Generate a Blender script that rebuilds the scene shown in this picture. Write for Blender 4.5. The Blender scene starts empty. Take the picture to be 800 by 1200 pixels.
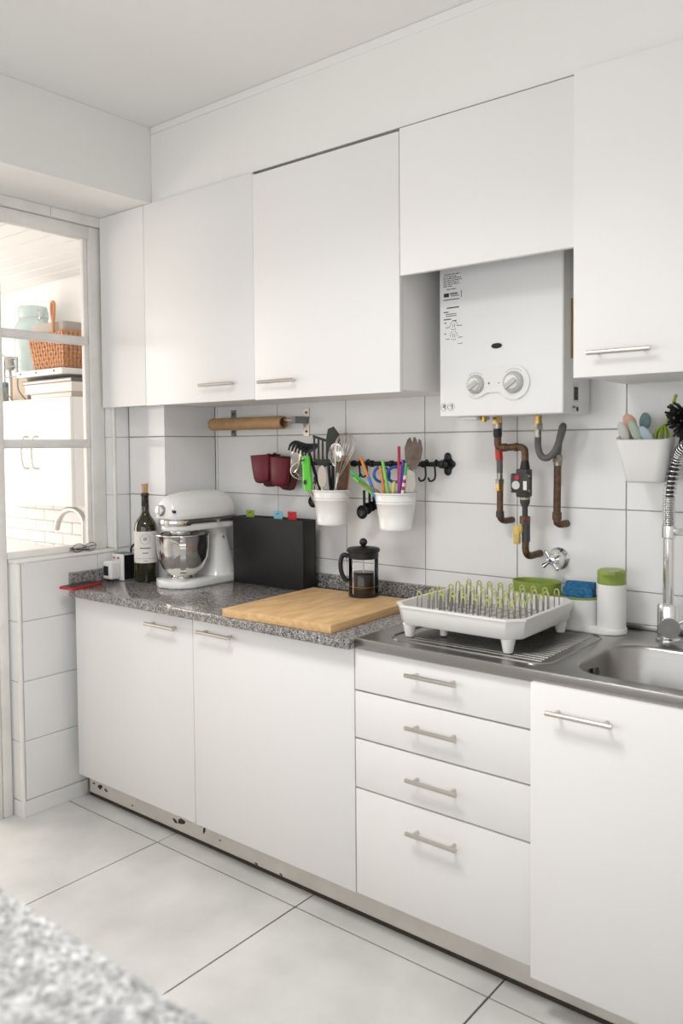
import bpy, bmesh, math, random
from mathutils import Vector, Matrix
random.seed(7)
S = bpy.context.scene
COL = S.collection
R = math.radians

# ------------------------------------------------------------------ camera
CAM = Vector((2.9313, -2.5, 1.47))
yaw, pitch, roll = -.6785, -.0375, -.0085
fw = Vector((math.sin(yaw)*math.cos(pitch), math.cos(yaw)*math.cos(pitch), math.sin(pitch)))
rt = Vector((math.cos(yaw), -math.sin(yaw), 0)); up = rt.cross(fw)
r2 = rt*math.cos(roll) + up*math.sin(roll); u2 = up*math.cos(roll) - rt*math.sin(roll)
cd = bpy.data.cameras.new('camera'); cam = bpy.data.objects.new('camera', cd); COL.objects.link(cam)
cam.matrix_world = Matrix(((r2.x, u2.x, -fw.x, CAM.x), (r2.y, u2.y, -fw.y, CAM.y), (r2.z, u2.z, -fw.z, CAM.z), (0, 0, 0, 1)))
cd.sensor_fit = 'HORIZONTAL'; cd.sensor_width = 24; cd.lens = 956/800*24; cd.shift_y = -43/800
cd.clip_start = .02
cd.dof.use_dof = True; cd.dof.focus_distance = 2.95; cd.dof.aperture_fstop = 2.8
S.camera = cam

# ------------------------------------------------------------------ world, lights, exposure
w = bpy.data.worlds.new('daylight'); S.world = w; w.use_nodes = True
w.node_tree.nodes['Background'].inputs[0].default_value = (.92, .96, 1, 1)
w.node_tree.nodes['Background'].inputs[1].default_value = 1.0

def area(name, loc, rot, sx, sy, power, col=(1, 1, 1)):
    l = bpy.data.lights.new(name, 'AREA'); l.shape = 'RECTANGLE'; l.size = sx; l.size_y = sy
    l.energy = power; l.color = col
    o = bpy.data.objects.new(name, l); COL.objects.link(o); o.location = loc; o.rotation_euler = rot
    return o
# added fill light at an unseen opening behind the camera; daylight by the annex window
area('added_rear_fill', (2.15, -3.47, 1.45), (R(90), 0, 0), 3.5, 1.2, 33, (1, .99, .975))
area('daylight_annex_window', (-2.62, -1.4, 1.55), (0, R(-90), 0), 1.5, 2.2, 84, (1, .90, .80))
S.view_settings.view_transform = 'Standard'; S.view_settings.look = 'None'
S.view_settings.gamma = 1; S.view_settings.use_curve_mapping = False
S.view_settings.exposure = -0.39
LAMP_POWER = 22

# ------------------------------------------------------------------ materials
MATS = {}
def ramp(nt, fac, stops):
    n = nt.nodes.new('ShaderNodeValToRGB'); e = n.color_ramp.elements
    while len(e) < len(stops): e.new(.5)
    for i, (p, c) in enumerate(stops): e[i].position = p; e[i].color = (*c, 1)
    nt.links.new(fac, n.inputs[0]); return n.outputs[0]
def mat(name, col, rough=.5, metal=0, var=0, vscale=6, bump=0, bscale=40, trans=0, ior=1.45, coat=0, stretch=None, alpha=1):
    if name in MATS: return MATS[name]
    m = bpy.data.materials.new(name); m.use_nodes = True; nt = m.node_tree; b = nt.nodes['Principled BSDF']
    b.inputs['Base Color'].default_value = (*col, 1); b.inputs['Roughness'].default_value = rough
    b.inputs['Metallic'].default_value = metal; b.inputs['IOR'].default_value = ior
    b.inputs['Transmission Weight'].default_value = trans; b.inputs['Coat Weight'].default_value = coat
    b.inputs['Alpha'].default_value = alpha
    g = nt.nodes.new('ShaderNodeNewGeometry'); v = g.outputs['Position']
    if stretch:
        mp = nt.nodes.new('ShaderNodeMapping'); mp.inputs['Scale'].default_value = stretch
        nt.links.new(v, mp.inputs[0]); v = mp.outputs[0]
    if var:
        n = nt.nodes.new('ShaderNodeTexNoise'); n.inputs['Scale'].default_value = vscale; n.inputs['Detail'].default_value = 5
        nt.links.new(v, n.inputs['Vector'])
        lo = tuple(c*(1-var) for c in col); hi = tuple(min(1, c*(1+var*.6)) for c in col)
        nt.links.new(ramp(nt, n.outputs['Fac'], [(.3, lo), (.7, hi)]), b.inputs['Base Color'])
    if bump:
        n2 = nt.nodes.new('ShaderNodeTexNoise'); n2.inputs['Scale'].default_value = bscale; n2.inputs['Detail'].default_value = 4
        nt.links.new(v, n2.inputs['Vector'])
        bp = nt.nodes.new('ShaderNodeBump'); bp.inputs['Strength'].default_value = bump; bp.inputs['Distance'].default_value = .01
        nt.links.new(n2.outputs['Fac'], bp.inputs['Height']); nt.links.new(bp.outputs[0], b.inputs['Normal'])
    MATS[name] = m; return m
def granite(name, cols, scale, rough):
    m = bpy.data.materials.new(name); m.use_nodes = True; nt = m.node_tree; b = nt.nodes['Principled BSDF']
    b.inputs['Roughness'].default_value = rough
    g = nt.nodes.new('ShaderNodeNewGeometry')
    vo = nt.nodes.new('ShaderNodeTexVoronoi'); vo.inputs['Scale'].default_value = scale
    nt.links.new(g.outputs['Position'], vo.inputs['Vector'])
    sp = nt.nodes.new('ShaderNodeSeparateColor'); nt.links.new(vo.outputs['Color'], sp.inputs[0])
    c1 = ramp(nt, sp.outputs[0], cols)
    no = nt.nodes.new('ShaderNodeTexNoise'); no.inputs['Scale'].default_value = scale*.22; no.inputs['Detail'].default_value = 6
    nt.links.new(g.outputs['Position'], no.inputs['Vector'])
    c2 = ramp(nt, no.outputs['Fac'], [(.35, (.62, .62, .62)), (.65, (1.1, 1.1, 1.1))])
    mx = nt.nodes.new('ShaderNodeMix'); mx.data_type = 'RGBA'; mx.blend_type = 'MULTIPLY'; mx.inputs[0].default_value = 1
    nt.links.new(c1, mx.inputs[6]); nt.links.new(c2, mx.inputs[7]); nt.links.new(mx.outputs[2], b.inputs['Base Color'])
    return m
def thin_glass(name, tint=(1, 1, 1), refl=.07):
    m = bpy.data.materials.new(name); m.use_nodes = True; nt = m.node_tree; nt.nodes.remove(nt.nodes['Principled BSDF'])
    t = nt.nodes.new('ShaderNodeBsdfTransparent'); t.inputs[0].default_value = (*tint, 1)
    gl = nt.nodes.new('ShaderNodeBsdfGlossy'); gl.inputs['Roughness'].default_value = .02
    fr = nt.nodes.new('ShaderNodeFresnel'); fr.inputs[0].default_value = 1.35
    mx = nt.nodes.new('ShaderNodeMixShader'); nt.links.new(fr.outputs[0], mx.inputs[0])
    nt.links.new(t.outputs[0], mx.inputs[1]); nt.links.new(gl.outputs[0], mx.inputs[2])
    nt.links.new(mx.outputs[0], nt.nodes['Material Output'].inputs[0]); return m
def emit(name, col, s):
    m = bpy.data.materials.new(name); m.use_nodes = True; b = m.node_tree.nodes['Principled BSDF']
    b.inputs['Emission Color'].default_value = (*col, 1); b.inputs['Emission Strength'].default_value = s; return m

paint = mat('white_paint', (.86, .85, .835), .6, bump=.05, bscale=60)
ceilp = mat('ceiling_paint', (.86, .855, .845), .7, bump=.05, bscale=60)
lacq = mat('white_lacquer', (.86, .85, .845), .38, bump=.02, bscale=90)
lacq_in = mat('cabinet_carcass', (.75, .74, .72), .35)
frame_p = mat('window_frame_paint', (.86, .85, .82), .4, var=.08, vscale=9, bump=.08, bscale=30)
tile_m = mat('glazed_tile', (.85, .85, .85), .16, var=.03, vscale=4, bump=.03, bscale=9)
grout = mat('tile_grout', (.48, .45, .42), .9, var=.2, vscale=30)
floor_m = mat('porcelain_floor', (.70, .70, .69), .42, var=.13, vscale=4.5, bump=.05, bscale=60)
floor_g = mat('floor_grout', (.09, .085, .08), .9)
plinth_m = mat('worn_plinth', (.80, .77, .72), .5, var=.1, vscale=9)
granite_d = granite('speckled_grey_granite', [(0, (.035, .035, .04)), (.25, (.14, .135, .135)), (.5, (.30, .285, .275)), (.75, (.42, .40, .39)), (1, (.60, .57, .55))], 330, .12)
granite_l = granite('pale_granite', [(0, (.22, .23, .24)), (.35, (.48, .49, .50)), (.65, (.62, .63, .63)), (1, (.82, .82, .82))], 210, .3)
steel = mat('brushed_steel', (.38, .37, .36), .28, 1, bump=.03, bscale=220, stretch=(.05, 1, 1))
steel_h = mat('satin_nickel', (.60, .57, .53), .28, 1)
aged = mat('aged_nickel', (.33, .31, .28), .35, 1, var=.4, vscale=70)
chrome = mat('chrome', (.80, .80, .80), .07, 1)
inox = mat('polished_steel', (.74, .73, .71), .12, 1)
white_pl = mat('white_plastic', (.82, .815, .80), .35)
white_en = mat('white_enamel', (.88, .88, .87), .22, coat=.3)
heater_w = mat('heater_white', (.84, .84, .84), .3)
black_pl = mat('black_plastic', (.012, .012, .013), .35)
black_case = mat('black_textured_plastic', (.016, .016, .017), .42, bump=.1, bscale=150)
black_ir = mat('black_iron', (.010, .010, .011), .45)
dark_gr = mat('dark_grey', (.05, .05, .052), .5)
mid_gr = mat('mid_grey', (.23, .23, .23), .4)
wood_b = mat('bamboo_board', (.74, .48, .235), .5, var=.22, vscale=8, stretch=(5, 1.2, 8), bump=.05, bscale=60)
wood = mat('wood', (.35, .18, .07), .5, var=.2, vscale=18)
kraft = mat('kraft_cardboard', (.45, .27, .13), .5, var=.15, vscale=25)
cork_m = mat('cork', (.55, .36, .2), .8, var=.2, vscale=120)
red = mat('red_plastic', (.55, .02, .02), .35)
burg = mat('burgundy_silicone', (.13, .008, .022), .4)
green_b = mat('bright_green_plastic', (.10, .58, .04), .3)
green_o = mat('olive_green_plastic', (.27, .36, .07), .35)
green_t = mat('lime_rubber', (.44, .47, .17), .5)
blue_s = mat('blue_sponge', (.035, .19, .40), .95, var=.5, vscale=160, bump=.8, bscale=260)
brass = mat('brass', (.55, .36, .12), .3, 1, var=.2, vscale=60)
rust = mat('old_brown_pipe', (.13, .072, .042), .45, .3, var=.5, vscale=60, bump=.15, bscale=120)
hose_g = mat('braided_hose', (.16, .155, .15), .45, .4, bump=.5, bscale=500)
tapeb = mat('black_tape', (.015, .014, .013), .5)
yellow = mat('yellow_plastic', (.62, .45, .12), .45, var=.2, vscale=60)
bottle_g = mat('green_bottle_glass', (.018, .016, .004), .06, coat=.6)
wine_m = mat('red_wine', (.012, .003, .004), .1)
paper = mat('label_paper', (.78, .76, .72), .7)
ink = mat('print_ink', (.03, .03, .03), .6)
ink_g = mat('grey_ink', (.20, .20, .20), .6)
yel_lab = mat('yellow_label', (.45, .33, .07), .6)
coffee = mat('coffee', (.010, .005, .003), .08)
glass = thin_glass('clear_glass')
jar_gl = mat('pale_blue_glass', (.72, .86, .86), .15, trans=.6)
wicker = mat('wicker', (.55, .25, .10), .7, var=.4, vscale=90)
pastel = {'pink': (.72, .42, .33), 'sage': (.42, .52, .40), 'teal': (.16, .26, .27), 'blue': (.48, .58, .66), 'grey': (.55, .54, .52)}
scuff_gap = mat('dark_scuff_and_gap_shade', (.06, .05, .04), .8)  # real paint chips, and painted shade for the gap below the plinth

# ------------------------------------------------------------------ mesh builder
class B:
    def __init__(s): s.bm = bmesh.new()
    def box(s, x0, x1, y0, y1, z0, z1, bev=0, seg=2):
        g = bmesh.ops.create_cube(s.bm, size=1); vs = g['verts']
        for v in vs: v.co = Vector(((x0+x1)/2+v.co.x*(x1-x0), (y0+y1)/2+v.co.y*(y1-y0), (z0+z1)/2+v.co.z*(z1-z0)))
        if bev:
            es = list({e for v in vs for e in v.link_edges})
            bmesh.ops.bevel(s.bm, geom=es, offset=bev, segments=seg, profile=.5, affect='EDGES')
        return s
    def loft(s, loops, cap0=True, cap1=True, closed=True):
        prev = None; first = None
        for lp in loops:
            cur = [s.bm.verts.new(Vector(p)) for p in lp]
            if prev:
                n = len(cur)
                for i in range(n if closed else n-1):
                    s.bm.faces.new((prev[i], prev[(i+1) % n], cur[(i+1) % n], cur[i]))
            else: first = cur
            prev = cur
        if cap0: s.bm.faces.new(list(reversed(first)))
        if cap1: s.bm.faces.new(prev)
        return s
    def cyl(s, p0, p1, r0, r1=None, n=16):
        p0, p1 = Vector(p0), Vector(p1); r1 = r0 if r1 is None else r1
        d = (p1-p0).normalized(); a = d.orthogonal().normalized(); b = d.cross(a)
        ring = lambda p, r: [p+a*r*math.cos(2*math.pi*i/n)+b*r*math.sin(2*math.pi*i/n) for i in range(n)]
        return s.loft([ring(p0, r0), ring(p1, r1)])
    def tube(s, pts, r, n=8, closed=False):
        pts = [Vector(p) for p in pts]; N = len(pts); loops = []; a = None
        rr = r if isinstance(r, (list, tuple)) else [r]*N
        for i, p in enumerate(pts):
            if closed: d = pts[(i+1) % N]-pts[i-1]
            else: d = pts[min(i+1, N-1)]-pts[max(i-1, 0)]
            d.normalize()
            if a is None: a = d.orthogonal().normalized()
            else: a = (a-d*a.dot(d)).normalized()
            b = d.cross(a)
            loops.append([p+a*rr[i]*math.cos(2*math.pi*k/n)+b*rr[i]*math.sin(2*math.pi*k/n) for k in range(n)])
        if closed: loops.append(loops[0]); return s.loft(loops, False, False)
        return s.loft(loops)
    def lathe(s, c, prof, n=32, axis='z', cap0=True, cap1=True):
        c = Vector(c); loops = []
        for r, h in prof:
            lp = []
            for i in range(n):
                t = 2*math.pi*i/n; x, y = r*math.cos(t), r*math.sin(t)
                lp.append(c+(Vector((x, y, h)) if axis == 'z' else Vector((h, x, y)) if axis == 'x' else Vector((y, h, x))))
            loops.append(lp)
        return s.loft(loops, cap0, cap1)
    def prism(s, poly, z0, z1, bev=0):
        g0 = len(s.bm.verts)
        s.loft([[(x, y, z0) for x, y in poly], [(x, y, z1) for x, y in poly]])
        if bev:
            s.bm.verts.ensure_lookup_table(); vs = set(s.bm.verts[g0:])
            es = [e for e in s.bm.edges if e.verts[0] in vs and e.verts[1] in vs and abs(e.verts[0].co.z-e.verts[1].co.z) < 1e-6]
            bmesh.ops.bevel(s.bm, geom=es, offset=bev, segments=2, profile=.5, affect='EDGES')
        return s
    def slab(s, poly, o, u, v, t, bev=0):
        o, u, v = Vector(o), Vector(u).normalized(), Vector(v)
        v = (v-u*v.dot(u)).normalized(); n = u.cross(v)
        return s.loft([[o+u*x+v*y-n*t/2 for x, y in poly], [o+u*x+v*y+n*t/2 for x, y in poly]])
    def ball(s, c, r, n=16, m=10):
        r = r if isinstance(r, (tuple, list)) else (r, r, r); c = Vector(c)
        g = bmesh.ops.create_uvsphere(s.bm, u_segments=n, v_segments=m, radius=1)
        for v in g['verts']: v.co = c+Vector((v.co.x*r[0], v.co.y*r[1], v.co.z*r[2]))
        return s
WL = {}
def new_mesh(name, mb, m, off=Vector((0, 0, 0)), ang=38):
    bm = mb.bm; bmesh.ops.recalc_face_normals(bm, faces=bm.faces)
    if off.length: bmesh.ops.translate(bm, verts=bm.verts, vec=-off)
    for f in bm.faces: f.smooth = True
    me = bpy.data.meshes.new(name); bm.to_mesh(me); bm.free(); me.set_sharp_from_angle(angle=R(ang)); me.materials.append(m); return me
def part(name, mb, m, parent, label=None, ang=38, kind=None):
    off = WL[parent.as_pointer()]
    o = bpy.data.objects.new(name, new_mesh(name, mb, m, off, ang)); COL.objects.link(o); o.parent = parent
    WL[o.as_pointer()] = off.copy()
    if label: o['label'] = label
    if kind: o['kind'] = kind
    return o
def piece(name, me, parent, loc):           # shared mesh, placed at a world location
    o = bpy.data.objects.new(name, me); COL.objects.link(o); o.parent = parent
    o.location = Vector(loc)-WL[parent.as_pointer()]; WL[o.as_pointer()] = Vector(loc); return o
def tagit(o, label, cat, group=None):
    o['label'] = label; o['category'] = cat
    if group: o['group'] = group
    return o
def thing(name, loc, label, cat, group=None):
    o = bpy.data.objects.new(name, None); COL.objects.link(o); o.location = loc; o.empty_display_size = .05
    WL[o.as_pointer()] = Vector(loc); return tagit(o, label, cat, group)
def single(name, mb, m, loc, label, cat, group=None, ang=38):
    o = bpy.data.objects.new(name, new_mesh(name, mb, m, Vector(loc), ang)); COL.objects.link(o); o.location = loc
    WL[o.as_pointer()] = Vector(loc); return tagit(o, label, cat, group)
def struct(name, mb, m, label=None, ang=38):
    o = bpy.data.objects.new(name, new_mesh(name, mb, m, Vector((0, 0, 0)), ang)); COL.objects.link(o)
    o['kind'] = 'structure'; WL[o.as_pointer()] = Vector((0, 0, 0))
    if label: o['label'] = label
    return o
def arc(cx, cy, r, a0, a1, n):
    return [(cx+r*math.cos(R(a0+(a1-a0)*i/n)), cy+r*math.sin(R(a0+(a1-a0)*i/n))) for i in range(n+1)]
def rrect(x0, x1, y0, y1, r, n=5):
    return arc(x1-r, y0+r, r, -90, 0, n)+arc(x1-r, y1-r, r, 0, 90, n)+arc(x0+r, y1-r, r, 90, 180, n)+arc(x0+r, y0+r, r, 180, 270, n)
def bez(pts, n=24):                          # Catmull-Rom through points
    P = [Vector(p) for p in pts]; P = [P[0]*2-P[1]]+P+[P[-1]*2-P[-2]]; out = []
    for i in range(1, len(P)-2):
        for k in range(n):
            t = k/n; a, b, c, d = P[i-1:i+3]
            out.append(.5*((2*b)+(c-a)*t+(2*a-5*b+4*c-d)*t*t+(3*b-a-3*c+d)*t**3))
    out.append(P[-2]); return out
def tile_mesh(name, sx, sy, sz, m, bev=.0012):
    return new_mesh(name, B().box(-sx/2, sx/2, -sy/2, sy/2, -sz/2, sz/2, bev, 1), m)

# ------------------------------------------------------------------ SETTING
CZ = 2.755                      # ceiling
YU = -.385                      # face of the upper doors
# floor
fl = struct('floor', B().box(-2.7, 4.2, -3.6, .4, -.08, -.005), floor_g, 'pale grey large square floor tiles with dark joints')
ft = tile_mesh('floor_tile', .6845, .6845, .005, floor_m, .001)
for i in range(-4, 6):
    for j in range(-1, 5):
        piece('floor_tile', ft, fl, (.519+.69*i-.345, -.617-.69*j-.345, -.0025))
# ceilings
struct('ceiling', B().box(-.2, 4.2, -3.6, .1, CZ, CZ+.08), ceilp, 'plain white painted ceiling')
can = struct('ceiling_annex', B().box(-2.7, -.2, -3.6, .4, 2.49, 2.57), ceilp, 'white boarded ceiling of the room behind the window')
pl = new_mesh('ceiling_plank', B().box(-1.24, 1.24, -.0575, .0575, -.006, .006, .003, 1), ceilp)
for k in range(30): piece('ceiling_plank', pl, can, (-1.45, .235-.12*k, 2.484))
# back wall with tiles
wb = struct('wall_back', B().box(-.2, 4.2, .005, .1, 0, CZ), grout, 'white glazed tile wall behind the worktop')
zs = [.763, 1.013, 1.261, 1.511, 1.761]
tm = tile_mesh('wall_tile', .364, .006, .246, tile_m)
for i in range(9):
    for j in range(4): piece('wall_tile', tm, wb, (.205+.367*(i+.5), .003, (zs[j]+zs[j+1])/2))
ts = tile_mesh('wall_tile_strip', .012, .006, .246, tile_m)
for j in range(4): piece('wall_tile', ts, wb, (.197, .003, (zs[j]+zs[j+1])/2))
# left wall: low tiled wall under the window, pier, header, wall beyond the doorway
wl = struct('wall_left', B().box(-.2, -.061, -.818, -.36, 0, 1.012).box(-.2, -.061, -.36, .004, 0, CZ).box(-.2, -.10, -3.6, -.36, 2.412, CZ)
            .box(-.2, -.06, -3.6, -1.76, 0, 2.412), paint, 'white wall with tiled low part below the window')
lz = [.066, .304, .543, .782, 1.014]
for j in range(4):
    h = lz[j+1]-lz[j]-.003; zc = (lz[j]+lz[j+1])/2
    part('wall_tile', B().box(-.061, -.055, -.806, -.457, zc-h/2, zc+h/2, .001, 1), tile_m, wl)
    part('wall_tile', B().box(-.061, -.055, -.454, -.287, zc-h/2, zc+h/2, .001, 1), tile_m, wl)
    part('wall_tile', B().box(-.2, -.067, -.824, -.818, zc-h/2, zc+h/2, .001, 1), tile_m, wl)
for j in range(3):
    z0, z1 = [1.03, 1.2615, 1.5125][j], [1.2595, 1.5095, 1.9][j]
    part('wall_tile', B().box(-.061, -.055, -.352, -.287, z0, z1, .001, 1), tile_m, wl)
    part('wall_tile', B().box(-.132, -.068, -.366, -.360, z0, z1, .001, 1), tile_m, wl)
struct('trim_1', B().cyl((-.0605, -.3595, 1.02), (-.0605, -.3595, 2.44), .0078), frame_p, 'rounded cream corner bead beside the window')
struct('trim_2', B().cyl((-.0605, -.816, 0), (-.0605, -.816, 1.012), .009), frame_p, 'rounded cream corner bead on the low wall end')
struct('trim_3', B().box(-.2, -.052, -.828, -.36, 1.012, 1.026, .006, 3), frame_p, 'painted window sill ledge on the low wall')
bb = struct('baseboard_left', B().box(-.061, -.052, -.812, -.53, 0, .063, .001, 1).box(-.2, -.066, -.826, -.818, 0, .063, .001, 1), tile_m, 'white tile skirting under the low wall')
# corner pilaster
wc = struct('wall_corner', B().box(-.06, .184, -.279, .004, 0, 1.9), grout, 'tiled pilaster in the corner behind the bottle')
for j in range(4):
    zc = (zs[j]+zs[j+1])/2
    part('wall_tile', B().box(-.052, .189, -.285, -.279, zc-.123, zc+.123, .001, 1), tile_m, wc)
    part('wall_tile', B().box(.184, .190, -.278, -.002, zc-.123, zc+.123, .001, 1), tile_m, wc)
# beam, soffit, cove, other walls
struct('wall_beam', B().box(-.2, .24, -3.6, -.0, 2.452, CZ-.001), paint, 'white beam running above the window')
struct('wall_soffit', B().box(.241, 4.2, -.372, .004, 2.456, CZ-.001), paint, 'white bulkhead above the upper cabinets')
struct('trim_4', B().box(.245, 4.2, -.376, -.372, CZ-.030, CZ-.0005, .0015, 1), ceilp, 'thin cornice between bulkhead and ceiling')
struct('wall_right', B().box(4.1, 4.2, -3.6, .1, 0, CZ), paint, 'plain white wall')
struct('wall_rear', B().box(-2.7, .35, -3.6, -3.5, 0, CZ).box(4.0, 4.2, -3.6, -3.5, 0, CZ).box(.35, 4.0, -3.6, -3.5, 0, .85).box(.35, 4.0, -3.6, -3.5, 2.1, CZ), paint, 'white wall with a wide unseen opening added for fill light')  # unseen opening, added and sized for the rear fill light
struct('wall_annex', B().box(-2.75, -2.65, -3.6, -2.6, 0, 2.49).box(-2.75, -2.65, -.3, .4, 0, 2.49).box(-2.75, -2.65, -2.6, -.3, 0, .8).box(-2.75, -2.65, -2.6, -.3, 2.3, 2.49), paint, 'white wall of the annex with a wide window')
wab = struct('wall_annex_back', B().box(-2.7, -.2, .3, .4, 0, 2.49), paint, 'white back wall of the annex with white brick tiles low down')
bt = tile_mesh('brick_tile', .196, .012, .066, paint, .003)
for j in range(5):
    for i in range(11): piece('brick_tile', bt, wab, (-2.5+.2*i+(.1 if j % 2 else 0), .295, .84+.07*j))
# window between kitchen and annex
wn = struct('window_1', B().box(-.158, -.112, -.432, -.368, 1.026, 2.41, .004, 2).box(-.158, -.112, -.868, -.832, .0, 2.41, .004, 2), frame_p, 'old white painted window frame with three panes one above another')
part('window_stop', B().box(-.150, -.125, -.452, -.432, 1.05, 2.36, .003, 1), frame_p, wn)
part('top_rail', B().box(-.158, -.112, -.832, -.432, 2.355, 2.41, .004, 2), frame_p, wn)
part('bottom_rail', B().box(-.158, -.112, -.832, -.432, 1.026, 1.052, .004, 2), frame_p, wn)
part('muntin', B().box(-.155, -.118, -.832, -.436, 1.905, 1.941, .008, 3), frame_p, wn)
part('muntin', B().box(-.155, -.118, -.832, -.436, 1.466, 1.502, .008, 3), frame_p, wn)
for z0, z1 in ((1.052, 1.466), (1.502, 1.905), (1.941, 2.355)):
    part('pane', B().box(-.142, -.139, -.832, -.440, z0, z1), glass, wn)
part('header_board', B().box(-.102, -.096, -.832, -.62, 2.413, 2.45), frame_p, wn)
part('header_board', B().box(-.102, -.096, -.617, -.368, 2.413, 2.45), frame_p, wn)
dr = struct('door_1', B().box(-.2, -.12, -.905, -.869, 0, 2.41, .004, 2).box(-.2, -.12, -1.76, -1.72, 0, 2.41, .004, 2).box(-.2, -.12, -1.72, -.905, 2.36, 2.41, .004, 2), frame_p, 'white painted door frame of the opening to the annex')

# ------------------------------------------------------------------ CABINETS
def handle(parent, x0, x1, y, z, face):
    h = part('handle', B().cyl((x0, y, z), (x1, y, z), .0062, n=14), steel_h, parent, 'satin nickel bar handle')
    for x in (x0+.022, x1-.022):
        part('handle_post', B().cyl((x, y+.004, z), (x, face+.0002, z), .0048, n=12), steel_h, h)
    return h
def door(parent, x0, x1, yf, z0, z1, hx=None, hz=None, name='door', t=.018, bev=.0015):
    d = part(name, B().box(x0, x1, yf, yf+t, z0, z1, bev, 2), lacq, parent)
    if hx: handle(d, hx[0], hx[1], yf-.03, hz, yf)
    return d
DF = -.605
CHIPS = ((0.032, 0.051, 0.016, 0.3), (0.073, 0.048, 0.009, -0.4), (-0.011, 0.055, 0.006, 0.2), (0.548, 0.052, 0.017, 0.2), (0.513, 0.045, 0.01, -0.5), (0.664, 0.075, 0.009, 1.2), (0.678, 0.057, 0.011, 1.4), (0.598, 0.082, 0.008, 0.2), (0.946, 0.018, 0.006, 0), (1.063, 0.018, 0.006, 0), (0.25, 0.032, 0.004, 0), (0.764, 0.045, 0.004, 0))
bl = struct('baseboard_back', B().box(-.04, 3.2, -.527, -.51, .0125, .118, .001, 1), plinth_m, 'worn cream plinth board under the base cabinets')
part('plinth_gap_shade', B().box(-.04, 3.2, -.5285, -.512, .0002, .012), scuff_gap, bl)  # dark strip standing in for the shade in the gap at the floor
for (x, z, s, a) in CHIPS:
    s *= 1.5
    pts = [(s*math.cos(t*.785)*random.uniform(.6, 1.2), s*.45*math.sin(t*.785)*random.uniform(.6, 1.2)) for t in range(8)]
    part('paint_chip', B().slab([(p[0]*math.cos(a)-p[1]*math.sin(a), p[0]*math.sin(a)+p[1]*math.cos(a)) for p in pts], (x, -.5275, z), (1, 0, 0), (0, 0, 1), .0008), scuff_gap, bl)
c1 = thing('base_cabinet', (.72, -.45, .118), 'wide white base cabinet with two doors under the granite worktop', 'cabinet')
part('body', B().box(.002, 1.443, -.562, -.292, .12, .862, .001, 1), lacq_in, c1)
door(c1, .001, .7205, DF, .124, .864, (.487, .652), .817)
door(c1, .7235, 1.445, DF, .122, .866, (.775, .942), .8255)
c2 = thing('drawer_cabinet', (1.73, -.45, .118), 'white base cabinet with four drawers under the draining board', 'cabinet')
part('body', B().box(1.449, 2.015, -.562, -.05, .12, .862, .001, 1), lacq_in, c2)
for (z0, z1, hz) in ((.742, .866, .824), (.598, .737, .675), (.448, .593, .526), (.124, .443, .374)):
    door(c2, 1.449, 2.016, DF, z0, z1, (1.648, 1.812), hz, 'drawer')
c3 = thing('sink_cabinet', (2.45, -.45, .118), 'white base cabinet with a tall proud door under the sink', 'cabinet')
part('body', B().box(2.019, 2.9, -.585, -.57, .12, .862, .001, 1), lacq_in, c3)
part('side_panel', B().box(2.019, 2.03, -.5695, -.05, .12, .862), lacq_in, c3)
door(c3, 2.026, 2.55, -.632, .114, .872, (2.08, 2.245), .812, t=.024, bev=.003)
door(c3, 2.555, 2.9, -.632, .114, .872, None, None, t=.024, bev=.003)
# worktop
g1 = thing('granite_worktop', (.7, -.33, .868), 'speckled grey granite worktop with low granite upstand', 'worktop')
part('top', B().prism([(.02, -.645), (1.458, -.645), (1.458, -.0005), (.1925, -.0005), (.1925, -.2875), (-.0545, -.2875), (-.0545, -.59)], .868, .9, .003), granite_d, g1)
part('upstand', B().box(.193, 1.455, -.020, -.0005, .9003, .955, .002, 1), granite_d, g1)
part('upstand', B().box(-.0545, -.035, -.60, -.288, .9003, .952, .002, 1), granite_d, g1)
# stainless sink top
sk = thing('stainless_sink', (2.3, -.3, .87), 'stainless steel sink with draining board and rounded bowl', 'sink')
X0, X1, Y0, Y1 = 1.4595, 3.1, -.617, -.0005
BX0, BX1, BY0, BY1 = 2.09, 2.56, -.565, -.205
def outer_match(inner, x0, x1, y0, y1, cx, cy):
    out = []
    for x, y in inner:
        dx, dy = x-cx, y-cy
        t = min(((x1-cx)/dx if dx > 0 else (x0-cx)/dx) if abs(dx) > 1e-9 else 1e9, ((y1-cy)/dy if dy > 0 else (y0-cy)/dy) if abs(dy) > 1e-9 else 1e9)
        out.append((cx+dx*t, cy+dy*t))
    return out
inner = rrect(BX0, BX1, BY0, BY1, .10, 8)
def ring(off, z, r): return [(x, y, z) for x, y in rrect(BX0+off, BX1-off, BY0+off, BY1-off, r, 8)]
SX0 = 2.05
om = outer_match(inner, SX0, X1, Y0+.003, Y1, (BX0+BX1)/2, (BY0+BY1)/2)
corners = [(SX0, Y0+.003), (X1, Y0+.003), (X1, Y1), (SX0, Y1)]
b = B()
b.loft([[(x, y, .9) for x, y in om], ring(-.004, .9, .104), ring(.0, .898, .10), ring(.004, .89, .098), ring(.012, .80, .092), ring(.035, .755, .08), ring(.08, .745, .06)], False, True)
for cxy in corners:                                # fill the corners that the radial match cuts off
    j = min(range(len(om)), key=lambda k: (om[k][0]-cxy[0])**2+(om[k][1]-cxy[1])**2)
    ns = [om[j], om[(j+1) % len(om)], om[j-1]]
    for k in (1, 2):
        a_, c_ = ns[0], ns[k]
        if abs(a_[0]-c_[0]) > 1e-5 and abs(a_[1]-c_[1]) > 1e-5:
            b.bm.faces.new([b.bm.verts.new((*p, .9)) for p in (a_, cxy, c_)])
part('bowl_top', b, steel, sk, ang=50)
part('drain_top', B().box(X0+.003, SX0, Y0+.003, Y1, .892, .9), steel, sk)
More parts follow.
